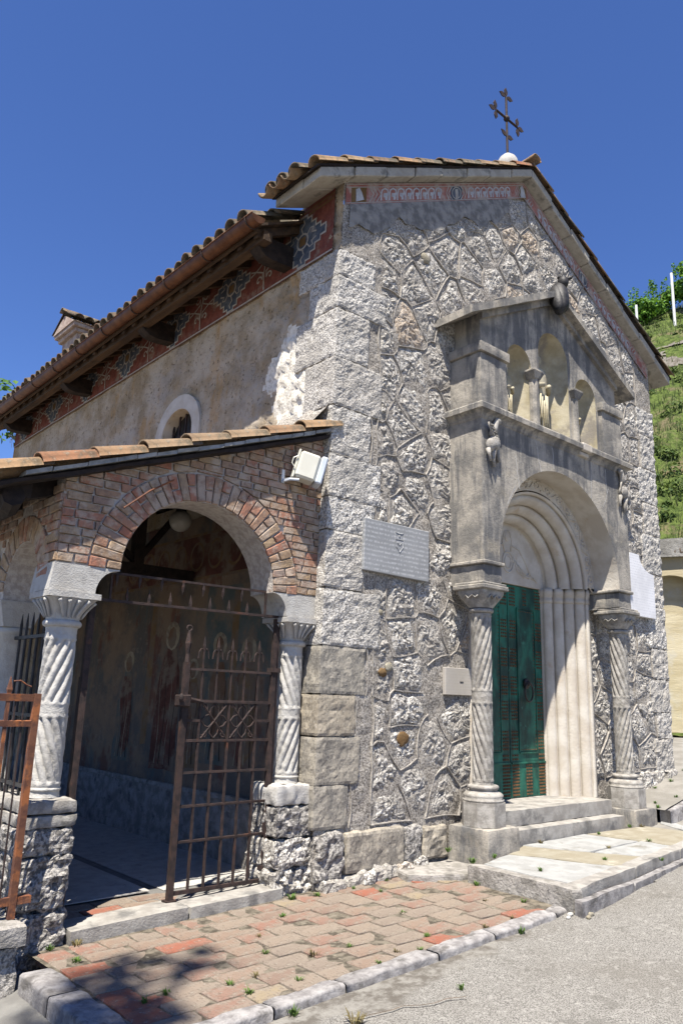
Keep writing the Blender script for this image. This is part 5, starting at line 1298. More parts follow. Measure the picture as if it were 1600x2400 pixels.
for yk, k0 in ((.035, 0), (.235, 0), (.44, 0), (.645, 0)):
    for k in range(8):
        xx = -2.88+.235*cp+k*.385*cp+(0.02 if yk > .1 else 0); M_ = tileM(xx+RNG.uniform(-.012, .012), yk+RNG.uniform(-.010, .010), zp(xx)+.085+RNG.uniform(0, .012), SP, -1, .045)
        if xx < -.10: inst('roof_tile', random.choice(Tp), M_, po)
        if yk < .5 and xx < -.12: inst('roof_tile', random.choice(T_dn), tileM(xx, yk+.10, zp(xx)+.12, SP, -1, .04), po)
ys = np.arange(.74, 8.5, .0256); V = []; rows = []
for r0 in range(7): rows += [(-2.82+r0*.40, .03), (-2.82+r0*.40+.399, 0)]
for x, up in rows:
    ph = np.abs(((ys-.74)/.205) % 1-.5)*2; zz = .08*np.sqrt(np.clip(1-(ph/.8)**2, 0, 1)); x = min(x, -.02)
    V += [(x, y, zp(x)+.06+q+up) for y, q in zip(ys, zz)]
nv_ = len(ys); g = MB(); g.add(V, [(i*nv_+j, (i+1)*nv_+j, (i+1)*nv_+j+1, i*nv_+j+1) for i in range(len(rows)-1) for j in range(nv_-1)]); tag(g.build('roof_tiles', M['tile'], po), kind='stuff')
# mortar flashing where the lean-to meets the wall
g = MB(); V = []; q = lin(.03, 3.5, .07)
for y in q: e = .05+.05*abs(float(vnoise(np.array([[y*6, 0, 0]]))[0])); V += [(-.16-e, y, zp(-.16)+.12), (-.075, y, zp(0)+.16+e), (-.0, y, zp(0)+.22+1.6*e)]
g.add(V, [(3*i+a, 3*i+a+1, 3*i+a+4, 3*i+a+3) for i in range(len(q)-1) for a in range(2)]); g.build('mortar_flashing', M['mortar'], po, True)
# timber truss seen in the dark of the roof
for y in (2.2, 4.6):
    g = MB(); g.box((-2.1, y-.06, 2.58), (-.06, y+.06, 2.70)); g.box((-.75, y-.05, 2.70), (-.64, y+.05, 3.32)); g.tube([(-.70, y, 2.72), (-1.3, y, 3.12)], .04, 4); g.tube([(-.70, y, 2.72), (-.2, y, 3.4)], .04, 4); g.build('roof_truss', M['darkwood'], po)
# iron rod hanging from the verge
g = MB(); g.tube([(-1.90, .03, 2.70), (-1.72, .01, 2.86), (-1.52, .04, 2.99)], .008, 6); g.build('iron_rod', M['rust'], po)
# pendant globe lamp
t = thing('pendant_lamp', (-.68, 1.4, 3.05), 'round opal globe lamp hanging inside the dark portico arch', 'lamp')
g = MB(); g.ell((-.68, 1.4, 3.03), (.105, .105, .105), nu=24, nv=16); g.build('globe', M['globe'], t, True)
g = MB(); g.tube([(-.68, 1.4, 3.12), (-.68, 1.4, 3.36)], .012, 8); g.lathe([(.05, 0), (.05, .03), (.02, .05)], (-.68, 1.4, 3.12), 14); g.build('stem', M['black'], t)

# ---------------------------------------------------------------- wrought iron gate
gt = thing('iron_gate', (-.78, .2, 0), 'rusty wrought iron gate leaf with spear tips and lattice panel, standing in the portico arch', 'gate')
YG = .20
def bar(name, pts, r, par, mat='iron', n=4): g = MB(); g.tube(pts, r, n); return g.build(name, M[mat], par)
g = MB(); g.box((-1.215, YG-.02, .0), (-1.174, YG+.02, 1.66), .002); g.tube([(-1.195, YG, 1.66), (-1.195, YG, 1.72), (-1.195, YG, 1.80), (-1.195, YG, 1.87), (-1.195, YG, 1.90)], [.020, .014, .026, .014, .010], 8); g.tube([(-1.195+.022*math.cos(a), YG, 1.915+.022*math.sin(a)) for a in np.linspace(0, 2*PI, 10, endpoint=False)], .007, 5, closed=True); g.box((-1.235, YG-.035, -.012), (-1.155, YG+.035, .012)); g.build('stile', M['iron'], gt)
g = MB(); g.box((-.405, YG-.02, .0), (-.372, YG+.02, 1.86), .002); g.build('stile', M['iron'], gt)
for z, d in ((1.612, .009), (1.376, .011), (1.09, .010), (.863, .009), (.628, .009), (.388, .009), (.05, .013)): g = MB(); g.box((-1.172, YG-.010, z-d), (-.405, YG+.010, z+d), .0015); g.build('rail', M['iron'], gt)
g = MB(); g.box((-1.172, YG-.008, 1.225), (-1.05, YG+.008, 1.245)); g.box((-.53, YG-.008, 1.225), (-.405, YG+.008, 1.245)); g.build('rail', M['iron'], gt)
for x in (-1.053, -.925, -.793, -.667, -.535): 
    seg = [(x, YG, .05), (x, YG, 1.09)]; g = MB(); g.tube(seg, .0115, 4)
    if x in (-1.053, -.793, -.535): g.tube([(x, YG, 1.09), (x, YG, 1.376)], .010, 4)
    g.tube([(x, YG, 1.376), (x, YG, 1.74), (x, YG, 1.79), (x, YG, 1.87)], [.009, .008, .013, .001], 4)
    for sg in (-1, 1): g.tube([(x, YG, 1.762), (x+sg*.025, YG, 1.768), (x+sg*.04, YG, 1.745), (x+sg*.047, YG, 1.695)], .006, 5)
    b = g.build('bar', M['iron'], gt)
for x0, x1 in ((-1.04, -.805), (-.78, -.547)):      # lattice panels
    c = (x0+x1)/2; w = (x1-x0)/2; zc_ = 1.233; h = .128; g = MB()
    for sa in (-1, 1):
        g.tube([(c-w*.95, YG, zc_-sa*h), (c, YG, zc_), (c+w*.95, YG, zc_+sa*h)], .008, 5)
        for sb in (-1, 1):
            g.tube([(c+sa*w*.97*t_, YG, zc_+sb*h*s_) for t_, s_ in ((.0, .98), (.3, .72), (.36, .45), (.2, .2), (0, 0))], .0065, 5)
            g.tube([(c+sa*w*t_, YG, zc_+sb*h*s_) for t_, s_ in ((.98, .0), (.72, .28), (.45, .36), (.2, .2), (0, 0))], .0065, 5)
            g.tube([(c+sa*w*(.72+.16*math.cos(q)), YG, zc_+sb*h*(.78+.15*math.sin(q))) for q in np.linspace(0, 4.6, 8)], .006, 5)
    g.build('lattice', M['iron'], gt)
g = MB(); g.box((-1.26, YG-.045, 1.335), (-1.16, YG+.03, 1.42), .004, .008); g.tube([(-1.16, YG-.03, 1.39), (-1.05, YG-.03, 1.37)], .016, 6); g.ell((-1.255, YG-.06, 1.40), (.018, .02, .03)); g.build('lock', M['iron'], gt)
g = MB(); g.hexa([(-1.172, YG-.006, .40), (-1.168, YG-.006, .40), (-1.168, YG+.006, .40), (-1.172, YG+.006, .40), (-1.20, YG-.006, 1.33), (-1.155, YG-.006, 1.33), (-1.155, YG+.006, 1.33), (-1.20, YG+.006, 1.33)]); g.build('lock_plate', M['iron'], gt)
g2 = thing('iron_gate', (-1.93, .2, 0), 'rusty gate leaf swung open into the portico beside the left twisted column', 'gate')
dx, dy = .40, .917
def LP(s, z): return (-1.955+dx*s, .30+dy*s, z)
for s in (0.0, .78): bar('stile', [LP(s, -.0), LP(s, 1.52)], .026, g2)
for z in (.05, .39, .63, .86, 1.09, 1.37, 1.50): bar('rail', [LP(0, z), LP(.78, z)], .013, g2)
for s in (.13, .26, .39, .52, .65): bar('bar', [LP(s, .05), LP(s, 1.5)], .012, g2)
tr = thing('gate_transom', (-1.2, .2, 2.05), 'iron transom of two rails with facing spikes above the gate', 'transom')
bar('rail', [(-2.02, YG, 2.055), (-.36, YG, 2.075)], .014, tr); bar('rail', [(-1.86, YG, 2.255), (-.42, YG, 2.272)], .012, tr)
for x in (-1.86, -.50): bar('upright', [(x, YG, 2.06), (x, YG, 2.265)], .011, tr)
for k in range(7):
    x = -1.73+k*.175; bar('spike', [(x, YG, 2.06), (x, YG, 2.10), (x, YG, 2.17)], [.010, .014, .001], tr)
    x = -1.82+k*.18; bar('spike', [(x, YG, 2.262), (x, YG, 2.22), (x, YG, 2.16)], [.010, .014, .001], tr)
g = MB(); g.box((-.375, YG+.0, .0), (-.335, YG+.04, 2.06), .002); g.build('hinge_post', M['iron'], tr)
for z in (.12, 1.62): g = MB(); g.box((-.415, YG-.03, z), (-.33, YG+.045, z+.035), .002); g.build('hinge', M['iron'], tr)
g = MB(); g.box((-1.985, YG+.03, -.02), (-1.945, YG+.07, 2.06), .002); g.build('hinge_post', M['iron'], tr)

# ---------------------------------------------------------------- rusty fence on the low wall, lower left
fe = thing('iron_fence', (-2.9, -.1, .13), 'orange rusted iron fence on the low wall in front of the portico pier', 'fence')
YE = -.10
g = MB(); g.box((-2.425, YE-.02, .13), (-2.385, YE+.02, 1.40), .002); g.build('post', M['rust'], fe)
for z, d in ((1.375, .022), (1.222, .017), (.225, .022)): g = MB(); g.box((-4.1, YE-.014, z-d), (-2.425, YE+.014, z+d), .002); g.build('rail', M['rust'], fe)
g = MB(); g.box((-2.42, YE-.014, .205), (-2.30, YE+.05, .245), .002); g.build('bracket', M['rust'], fe)
for k in range(11):
    x = -2.575-k*.14; g = MB(); g.tube([(x, YE, .13 if k % 4 == 0 else .22), (x, YE, 1.40), (x, YE, 1.42), (x, YE, 1.50)], [.014, .014, .020, .002], 4)
    if k % 2 == 0: g.tube([(x+.02, YE, 1.47), (x+.06, YE, 1.475), (x+.10, YE, 1.45), (x+.13, YE, 1.44)], .005, 5)
    g.build('bar', M['rust'], fe)
for x in (-2.53, -2.478): bar('bar', [(x, YE+.0, .22), (x, YE, 1.36)], .006, fe)
lw = thing('low_wall', (-3.2, -.1, -.28), 'low dark stone wall with a worn grey cap under the rusty fence', 'wall')
rough_box('wall_body', (-4.6, -.245, -.36), (-2.385, .03, .02), M['pitted'], lw, .035, .014, .02, 16, False)
for a, b in ((-2.99, -2.365), (-3.75, -3.0), (-4.6, -3.76)): rough_box('cap_stone', (a, -.285, .022), (b, .032, .128), M['rough'], lw, .04, .008, .02, 14, False)

# ---------------------------------------------------------------- floodlight
fl = thing('floodlight', (-.42, .09, 3.25), 'cream box floodlight on a bracket at the top right of the brick arch', 'floodlight')
g = MB(); g.box((-.485, YF-.02, 3.20), (-.455, YF-.008, 3.315), .001); g.box((-.48, -.01, 3.205), (-.46, YF-.01, 3.225)); g.tube([(-.47, .0, 3.215), (-.40, -.05, 3.215)], .012, 6); g.build('bracket', M['lampgrey'], fl)
FM = Matrix.Translation((-.285, -.04, 3.335)) @ Matrix.Rotation(math.radians(-28), 4, 'Z') @ Matrix.Rotation(math.radians(14), 4, 'Y')
def fbox(a, b, bev): 
    g = MB(); x0, y0, z0 = a; x1, y1, z1 = b; P = [FM @ Vector(p) for p in ((x0,y0,z0),(x1,y0,z0),(x1,y1,z0),(x0,y1,z0),(x0,y0,z1),(x1,y0,z1),(x1,y1,z1),(x0,y1,z1))]; g.bevbox(np.array([p[:] for p in P]), bev); return g
fbox((-.115, -.085, -.12), (.065, .085, .12), .02).build('housing', M['lampcream'], fl)
fbox((.067, -.09, -.125), (.125, .09, .125), .012).build('front_hood', M['lampgrey'], fl)
fbox((-.135, -.06, -.13), (-.117, .06, .13), .004).build('back_plate', M['lampcream'], fl)
g = MB(); g.tube([FM @ Vector(p) for p in ((-.13, -.07, -.05), (-.165, -.07, -.02), (-.165, -.07, .03), (-.13, -.07, .06))], .005, 6); g.build('cable', M['lampcream'], fl)
# ---------------------------------------------------------------- stone portal before the door
pt = thing('portal', (XC, -.25, .12), 'grey stone portal canopy with twisted columns, round arch and gabled niches before the chapel door', 'portal')
PL, PRt = 1.585, 4.395; YPF = -.42; AC, AZp, ARp = 2.985, 2.80, 1.14
for sx0, base in (((1.50, 1.955), -.05), ((4.05, 4.52), .10)):
    rough_box('plinth_block', (sx0[0], -.505, base), (sx0[1], -.04, .345), M['portal'], pt, .03, .005, .018, 10, False)
for c, sg in (((1.725, -.275), -1), ((4.285, -.275), 1)):
    col = twisted(pt, c, .70, 2.27, .098, sg, 10, M['column'], [(.70, .745), (1.42, 1.555), (2.245, 2.27)], 3.9)
    g = MB(); g.prism([(c[0]+.205*math.cos(PI/8+k*PI/4), c[1]+.205*math.sin(PI/8+k*PI/4)) for k in range(8)], 2, .347, .555); b_ = g.build('base', M['column'], col)
    g = MB(); g.lathe([(.19, .556), (.19, .575), (.175, .58), (.182, .60), (.182, .615), (.165, .63), (.13, .645), (.125, .655), (.14, .665), (.145, .68), (.135, .695), (.112, .70)], (c[0], c[1], 0), 36); g.build('torus', M['column'], b_, True)
    ring(col, c, 2.295, .100, .022, M['column'])
    # cushion capital
    n = 48; V = []; th = np.linspace(0, 2*PI, n, endpoint=False); sq = np.minimum(1/np.maximum(np.abs(np.cos(th)), np.abs(np.sin(th))), 1.36)
    for t in np.linspace(0, 1, 10):
        r = .112+(.165-.112)*math.sin(t*PI/2); k = min(1, t*1.3); V += [(c[0]+r*((1-k)+k*s)*math.cos(a), c[1]+r*((1-k)+k*s)*math.sin(a), 2.32+.17*t) for s, a in zip(sq, th)]
    cap_ = mesh('capital', V, [(i*n+k, i*n+(k+1) % n, (i+1)*n+(k+1) % n, (i+1)*n+k) for i in range(9) for k in range(n)], M['column'], col, smooth=True)
    g = MB()
    for s in range(4):
        R_ = Matrix.Rotation(s*PI/2, 4, 'Z'); cc = Vector((c[0], c[1], 0))
        P = lambda u, z, d: tuple(cc+R_ @ Vector((u, -d, z)))
        g.tube([P(-.09, 2.40, .158), P(-.05, 2.44, .165), P(-.02, 2.405, .162), P(.03, 2.44, .165), P(.06, 2.41, .16), P(.10, 2.43, .165)], .008, 5)
    g.build('carving', M['column'], cap_, True)
    g = MB(); g.box((c[0]-.195, c[1]-.195, 2.49), (c[0]+.195, c[1]+.195, 2.535), .002, .008); g.box((c[0]-.18, c[1]-.18, 2.536), (c[0]+.18, c[1]+.18, 2.56), .002, .006); g.build('abacus', M['portal'], cap_)
for x0, x1 in ((1.60, 1.875), (4.10, 4.375)):
    rough_box('impost', (x0, YPF, 2.562), (x1, .02, 2.735), M['portal'], pt, .03, .004, .010, 18, False)
    g = MB(); g.box((x0-.03, YPF-.03, 2.737), (x1+.02, .01, 2.772), .002, .008); g.build('moulding', M['portal'], pt)
    g = MB(); g.box((x0-.02, -.14, 2.545), (x1-.0, .01, 2.562), .002); g.build('moulding', M['portal'], pt)
# arch wall
def arched_front(g, s0, s1, ops, z0, topf, y, n=24):
    """front plane with arched openings: ops = [(centre, radius, zspring)]"""
    x = s0
    def strip(a, b, zb): 
        q = np.linspace(a, b, 3); 
        for p, r in zip(q, q[1:]): g.add([(p, y, zb), (r, y, zb), (r, y, topf(r)), (p, y, topf(p))], [(0, 1, 2, 3)])
    for c, r, zs in ops:
        if c-r > x+1e-4: strip(x, c-r, z0)
        for i in range(n):
            a0, a1 = PI*i/n, PI*(i+1)/n; p, q = c-r*math.cos(a0), c-r*math.cos(a1)
            g.add([(p, y, zs+r*math.sin(a0)), (q, y, zs+r*math.sin(a1)), (q, y, topf(q)), (p, y, topf(p))], [(0, 1, 2, 3)])
        x = c+r
    if s1 > x+1e-4: strip(x, s1, z0)
ZC = 4.235
g = MB(); arched_front(g, PL, PRt, [(AC, ARp, AZp)], 2.775, lambda x: ZC, YPF, 40)
# front strips of the piers start at 2.775 while the arch springs at AZp
for x in (PL, PRt): g.add([(x, YPF, 2.775), (x, .03, 2.775), (x, .03, ZC), (x, YPF, ZC)], [(0, 1, 2, 3)])
ar = g.build('arch_wall', M['portal'], pt)
g = MB(); n = 40
for i in range(n):
    a0, a1 = PI*i/n, PI*(i+1)/n; P = [(AC-ARp*math.cos(a), y, AZp+ARp*math.sin(a)) for y in (YPF, -.09) for a in (a0, a1)]; g.add(P, [(0, 1, 3, 2)])
for x in (AC-ARp, AC+ARp): g.add([(x, YPF, 2.775), (x, -.09, 2.775), (x, -.09, AZp), (x, YPF, AZp)], [(0, 1, 2, 3)])
for x0, x1 in ((PL, AC-ARp), (AC+ARp, PRt)): g.add([(x0, YPF, 2.775), (x1, YPF, 2.775), (x1, .02, 2.775), (x0, .02, 2.775)], [(0, 1, 2, 3)])
g.build('arch_soffit', M['cream'], pt, True)
g = MB(); AF = lambda u, v, h: (u, YPF-.002, v)
for (x0, z0, x1, z1) in ((2.52, 4.21, 2.60, 3.87), (2.83, 4.2, 2.85, 3.96), (3.62, 4.2, 3.60, 3.78), (3.93, 4.2, 3.95, 3.9), (3.86, 3.72, 3.99, 3.97), (1.99, 3.4, 2.14, 3.62), (2.2, 3.6, 2.14, 3.95)):
    g = MB(); g.ribbon([(x0+(x1-x0)*t+random.uniform(-.008, .008), z0+(z1-z0)*t) for t in np.linspace(0, 1, 7)], .007, AF); g.build('lime_streak', M['veins'], ar)
# cornice
CX0, CX1 = 1.505, 4.53
def u_sweep(prof, name, mat):
    """profile (out, z) swept along left side, front and right side"""
    path = [(PL, .02, -1, 0), (PL, YPF, -1, -1), (PRt, YPF, 1, -1), (PRt, .02, 1, 0)]; V = []
    sub = [(0, 1, 6), (1, 2, 24), (2, 3, 6)]; m = len(prof)
    pts = []
    for a, b, k in sub:
        for i in range(k+(1 if b == 3 else 0)):
            t = i/k; pts.append(tuple(path[a][j]+(path[b][j]-path[a][j])*t if j < 2 else None for j in range(2))+((path[a][2], path[a][3]) if i == 0 else ((path[b][2] if a == 2 else 0) if a != 0 else -1, 0 if a != 1 else -1)))
    for (x, y, ox, oy) in pts:
        for o, z in prof: V.append((x+ox*o, y+oy*o, z))
    V = np.array(V); V += .0035*fbm(V, 12, 2)[:, None]
    F = [(i*m+a, i*m+a+1, (i+1)*m+a+1, (i+1)*m+a) for i in range(len(pts)-1) for a in range(m-1)]
    g = MB(); g.add(V, F); return g.build(name, mat, pt)
u_sweep([(0, 4.22), (.012, 4.235), (.015, 4.25), (.03, 4.275), (.055, 4.292), (.082, 4.298), (.084, 4.35), (.075, 4.366), (-.12, 4.372)], 'cornice', M['portal'])
g = MB(); g.box((3.33, YPF-.088, 4.286), (3.53, YPF+.05, 4.376), .003, .01); g.box((3.34, YPF-.04, 4.236), (3.52, YPF+.05, 4.285), .003, .01); g.build('cornice_patch', M['cream'], pt)
# pedestals beside the niches
for x0, x1 in ((1.60, 2.035), (3.945, 4.385)):
    rough_box('pedestal', (x0, YPF+.005, 4.366), (x1, .02, 4.955), M['portal'], pt, .035, .004, .012, 12, False)
    rough_box('pedestal_cap', (x0-.028, YPF-.025, 4.957), (x1+.028, .02, 5.065), M['portal'], pt, .035, .004, .014, 12, False)
# gable wall with three niches
YGW = -.365; GX0, GX1 = 1.66, 4.36; GS = .505
def groof(x): return 6.10-GS*abs(x-3.0)
NI = [(2.335, .225, 5.06), (3.0, .295, 5.36), (3.665, .225, 5.06)]
g = MB(); arched_front(g, GX0, 3.0-.0001, [NI[0]], 4.366, groof, YGW, 20)
gm = MB()
def gfront():
    g = MB(); arched_front(g, GX0, GX1, NI, 4.366, groof, YGW, 20)
    for x in (GX0, GX1): g.add([(x, YGW, 4.366), (x, .02, 4.366), (x, .02, groof(x)), (x, YGW, groof(x))], [(0, 1, 2, 3)])
    return g.build('gable_wall', M['portal'], pt)
gfront()
for c, r, zs in NI:
    g = MB(); n = 16; rows = [4.366]+list(np.linspace(4.5, zs, 5)); V = []
    D = lambda a: min(r*.98, .27)*math.sin(a)
    for z in rows: V += [(c-r*math.cos(PI*k/n), YGW+D(PI*k/n), z) for k in range(n+1)]
    m = 6
    for j in range(1, m+1):
        b = PI/2*j/m; V += [(c-r*math.cos(PI*k/n)*math.cos(b) if False else c-r*math.cos(PI*k/n), YGW+D(PI*k/n)*math.cos(b)*1.0, zs+r*math.sin(b)*math.sqrt(max(0, 1-math.cos(PI*k/n)**2))) for k in range(n+1)]
    R_ = len(rows)+m; F = [(i*(n+1)+k, i*(n+1)+k+1, (i+1)*(n+1)+k+1, (i+1)*(n+1)+k) for i in range(R_-1) for k in range(n)]
    g.add(V, F); g.build('niche', M['niche'], pt, True)
for x in (2.60, 3.40):
    g = MB(); g.prism([(x+.055*math.cos(PI/8+k*PI/4), YGW+.005+.055*math.sin(PI/8+k*PI/4)) for k in range(8)], 2, 4.37, 4.955); cl_ = g.build('colonnette', M['portal'], pt)
    g = MB(); g.hexa([(x-.055, YGW-.05, 4.956), (x+.055, YGW-.05, 4.956), (x+.055, YGW+.06, 4.956), (x-.055, YGW+.06, 4.956), (x-.095, YGW-.075, 5.03), (x+.095, YGW-.075, 5.03), (x+.095, YGW+.06, 5.03), (x-.095, YGW+.06, 5.03)]); g.box((x-.095, YGW-.075, 5.031), (x+.095, YGW+.06, 5.06), .002, .006); g.build('capital', M['portal'], cl_)
# gable roof slabs
for sd in (-1, 1):
    P = []
    for dz in (.0, .085):
        for (x, y) in ((3.0-1.63, -.50), (3.0, -.50), (3.0, .02), (3.0-1.63, .02)): X = x if sd < 0 else 6.0-x; P.append((X, y, groof(x)+.002+dz))
    if sd > 0: P = [P[i] for i in (1, 0, 3, 2, 5, 4, 7, 6)]
    g = MB(); P = np.array(P); n = 12; V = []
    for i in range(n+1):
        t = i/n
        for a, b in ((0, 1), (3, 2), (7, 6), (4, 5)): V.append(P[a]+(P[b]-P[a])*t)
    V = np.array(V); V += .006*fbm(V, 7, 3)[:, None]*np.array([0, .6, 1])
    g.add(V, [(4*i+a, 4*i+(a+1) % 4, 4*i+4+(a+1) % 4, 4*i+4+a) for i in range(n) for a in range(4)]+[(0, 1, 2, 3), (4*n+3, 4*n+2, 4*n+1, 4*n)]); g.build('gable_slab', M['portal'], pt)
    P = []     # bed moulding under the slab
    for dz in (-.07, -.0):
        for (x, y) in ((GX0-.02, YGW-.045), (3.0, YGW-.045), (3.0, YGW+.02), (GX0-.02, YGW+.02)): X = x if sd < 0 else 6.0-x; P.append((X, y, groof(x)+dz))
    if sd > 0: P = [P[i] for i in (1, 0, 3, 2, 5, 4, 7, 6)]
    g = MB(); g.hexa(P, .003); g.build('moulding', M['portal'], pt)
# draped figures in the niches
def statue(x, y, z, h, lean=0.0):
    g = MB(); n = 28; V = []; prof = [(.62, 0), (.60, .05), (.52, .2), (.50, .35), (.54, .5), (.60, .62), (.62, .74), (.52, .80), (.26, .84), (.20, .87)]; th = np.linspace(0, 2*PI, n, endpoint=False)
    for r, t in prof:
        rr = r*h*.26*(1-.07*np.abs(np.sin(th*6+t*3))*(t < .75)); V += [(x+a*math.cos(b)+lean*t, y+a*.75*math.sin(b), z+t*h) for a, b in zip(rr, th)]
    g.add(V, [(i*n+k, i*n+(k+1) % n, (i+1)*n+(k+1) % n, (i+1)*n+k) for i in range(len(prof)-1) for k in range(n)])
    g.ell((x+lean*.93, y-.01, z+h*.93), (h*.062, h*.068, h*.082)); g.ell((x+lean*.93, y+.015, z+h*.945), (h*.078, h*.066, h*.088))
    for s in (-1, 1): g.tube([(x+s*h*.13+lean*.7, y-.01, z+h*.76), (x+s*h*.165+lean*.5, y-h*.05, z+h*.58), (x+s*h*.04+lean*.5, y-h*.15, z+h*.60)], [h*.04, h*.036, h*.026], 8)
    for k in (-2, -1, 0, 1, 2): g.tube([(x+k*h*.05, y-h*.115+abs(k)*.006, z+.01), (x+k*h*.04, y-h*.105+abs(k)*.006, z+h*.3), (x+k*h*.03, y-h*.11, z+h*.5)], h*.012, 5)
    return g.build('niche_figure', M['niche'], pt, True)
statue(2.92, YGW+.20, 4.37, 1.05); statue(2.27, YGW+.17, 4.37, .70); statue(3.60, YGW+.17, 4.37, .70)
# dark ornament at the peak
g = MB(); bx = Matrix.Rotation(math.radians(14), 3, 'Y') @ Matrix.Rotation(math.radians(-16), 3, 'X')
g.ell((3.0, -.49, 6.09), (.095, .105, .24), bx, 18, 12); g.ell((2.95, -.48, 6.06), (.075, .09, .22), bx, 16, 10); g.ell((3.05, -.48, 6.07), (.07, .09, .21), bx, 16, 10)
g.ell((3.06, -.50, 6.30), (.06, .07, .085), None, 14, 10); g.tube([(3.07, -.53, 6.32), (3.12, -.58, 6.36), (3.14, -.60, 6.40)], [.03, .018, .003], 6); g.tube([(3.03, -.47, 6.36), (3.06, -.45, 6.42)], [.025, .004], 6)
g.tube([(2.96, -.50, 5.95), (2.94, -.52, 5.87), (2.93, -.53, 5.83)], [.08, .06, .02], 8); g.tube([(3.0, -.45, 6.12), (3.0, -.20, 6.10)], .04, 6)
g.build('bird_ornament', M['black'], pt, True)
# carved beasts at the corners of the arch wall
def beast(x, y, z, s, name='carved_beast'):
    g = MB(); o = lambda a, b, c: (x+s*a, y-b, z+c)
    g.ell(o(.05, .03, .08), (.075, .05, .085)); g.ell(o(-.015, .035, .045), (.055, .05, .07)); g.tube([o(.02, .03, -.0), o(.03, .03, -.10), o(.045, .025, -.17)], [.035, .02, .014], 8)
    g.tube([o(-.05, .03, .0), o(-.055, .045, -.07), o(-.03, .045, -.13)], [.026, .016, .012], 8); g.tube([o(.1, .02, .03), o(.12, .02, -.05), o(.13, .02, -.10)], [.025, .016, .018], 8)
    V = [o(*p) for p in ((-.075, .07, .27), (-.06, .07, .22), (.03, .06, .12), (.12, .05, .05), (.13, .045, .09), (.09, .045, .2), (.0, .06, .25))]; V2 = [(a, b+.022, c) for a, b, c in V]; m = len(V)
    g.add(V+V2, [tuple(range(m)), tuple(range(2*m-1, m-1, -1))]+[(k, (k+1) % m, m+(k+1) % m, m+k) for k in range(m)])
    g.tube([o(.03, .02, .15), o(.06, .03, .25), o(.09, .03, .32), o(.12, .03, .31)], [.045, .035, .032, .02], 8); g.ell(o(.105, .035, .325), (.045, .03, .035))
    for k in range(5): g.tube([o(-.06+.03*k, .075-.004*k, .24-.03*k), o(.0+.028*k, .07-.004*k, .25-.035*k)], .006, 4)
    return g.build(name, M['column'], pt, True)
beast(1.70, YPF-.005, 3.90, 1); beast(4.33, YPF-.005, 3.90, -1)
# carved scroll band and stepped archivolts
g = MB(); n = 48; r0, r1, yb = .985, ARp+.002, -.09
for i in range(n):
    a0, a1 = PI*i/n, PI*(i+1)/n; g.add([(AC-r*math.cos(a), yb, AZp+r*math.sin(a)) for r, a in ((r0, a0), (r0, a1), (r1, a1), (r1, a0))], [(0, 1, 2, 3)])
bnd = g.build('carved_band', M['cream'], pt)
g = MB()
for k in range(15):
    a = PI*(k+.5)/15; rm = (r0+r1)/2
    def bp(dr, da): return (AC-(rm+dr)*math.cos(a+da), yb-.004, AZp+(rm+dr)*math.sin(a+da))
    s = 1 if k % 2 else -1
    g.tube([bp(s*.045*math.cos(t)*(1-t/11), .055*math.sin(t)*(1-t/11)) for t in np.linspace(0, 6.5, 16)], .009, 5); g.tube([bp(s*.045, 0), bp(s*.05, .08), bp(-s*.03, .15)], .009, 5); g.ell(bp(0, .0), (.015, .012, .015)); g.ell(bp(-s*.045, .09), (.016, .01, .016))
g.build('scroll_carving', M['cream'], bnd, True)
def rolls(a, b, n, h, gap=.018):
    """a splay from a to b (radius, depth) made of n half-round mouldings with quirks between"""
    a = np.array(a); b = np.array(b); d = b-a; L = np.linalg.norm(d); d = d/L; nr = np.array([d[1], -d[0]]); nr = nr if nr[1] < 0 else -nr
    out = [tuple(a)]; w = L/n
    for k in range(n):
        s = k*w
        out.append(tuple(a+d*(s+.001)-nr*gap)); out.append(tuple(a+d*(s+gap*.6)-nr*gap))
        for t in np.linspace(0, PI, 9): out.append(tuple(a+d*(s+gap*.6+(w-gap*.7)*(1-math.cos(t))/2)+nr*h*math.sin(t)**.8))
    out.append(tuple(b)); return out
prof = [(.99, -.092), (.965, -.088)]+rolls((.96, -.06), (.705, .30), 3, .042)+[(.70, .33)]
def sweep_arch(prof, name, mat):
    V = []; n = 40; m = len(prof)
    for i in range(n+1):
        a = PI*i/n; V += [(AC-r*math.cos(a), y, AZp-.02+r*math.sin(a)) for r, y in prof]
    g = MB(); g.add(V, [(i*m+k, i*m+k+1, (i+1)*m+k+1, (i+1)*m+k) for i in range(n) for k in range(m-1)]); return g.build(name, mat, pt, True)
sweep_arch(prof, 'archivolt', M['cream'])
for sd in (-1, 1):
    def X(r): return AC+sd*r
    jp = [(1.125, .01), (1.12, -.03), (1.06, -.032)]+rolls((1.055, -.01), (.67, .33), 4, .034)+[(.66, .36), (.66, .42)]
    z0s = [.43, 1.02, 1.62, 2.615]; V = []; g = MB(); m = len(jp)
    for z in z0s: V += [(X(r), y, z) for r, y in jp]
    g.add(V, [(i*m+k, i*m+k+1, (i+1)*m+k+1, (i+1)*m+k) for i in range(len(z0s)-1) for k in range(m-1)]); jb = g.build('jamb', M['cream'], pt, True)
    V = []; zz = [(0, 2.616), (.012, 2.62), (.012, 2.66), (.004, 2.675), (.02, 2.70), (.034, 2.74), (.034, 2.785), (-.10, 2.787)]
    for o, z in zz: V += [(X(r-o*.8), y-o*.9, z) for r, y in jp]
    g = MB(); g.add(V, [(i*m+k, i*m+k+1, (i+1)*m+k+1, (i+1)*m+k) for i in range(len(zz)-1) for k in range(m-1)]); g.build('impost_moulding', M['cream'], pt, True)
    g = MB()
    for z in (1.02, 1.62): g.ribbon([(X(r), y) for r, y in jp], .006, lambda u, v, h, z=z: (u, v-.003, z), 0)
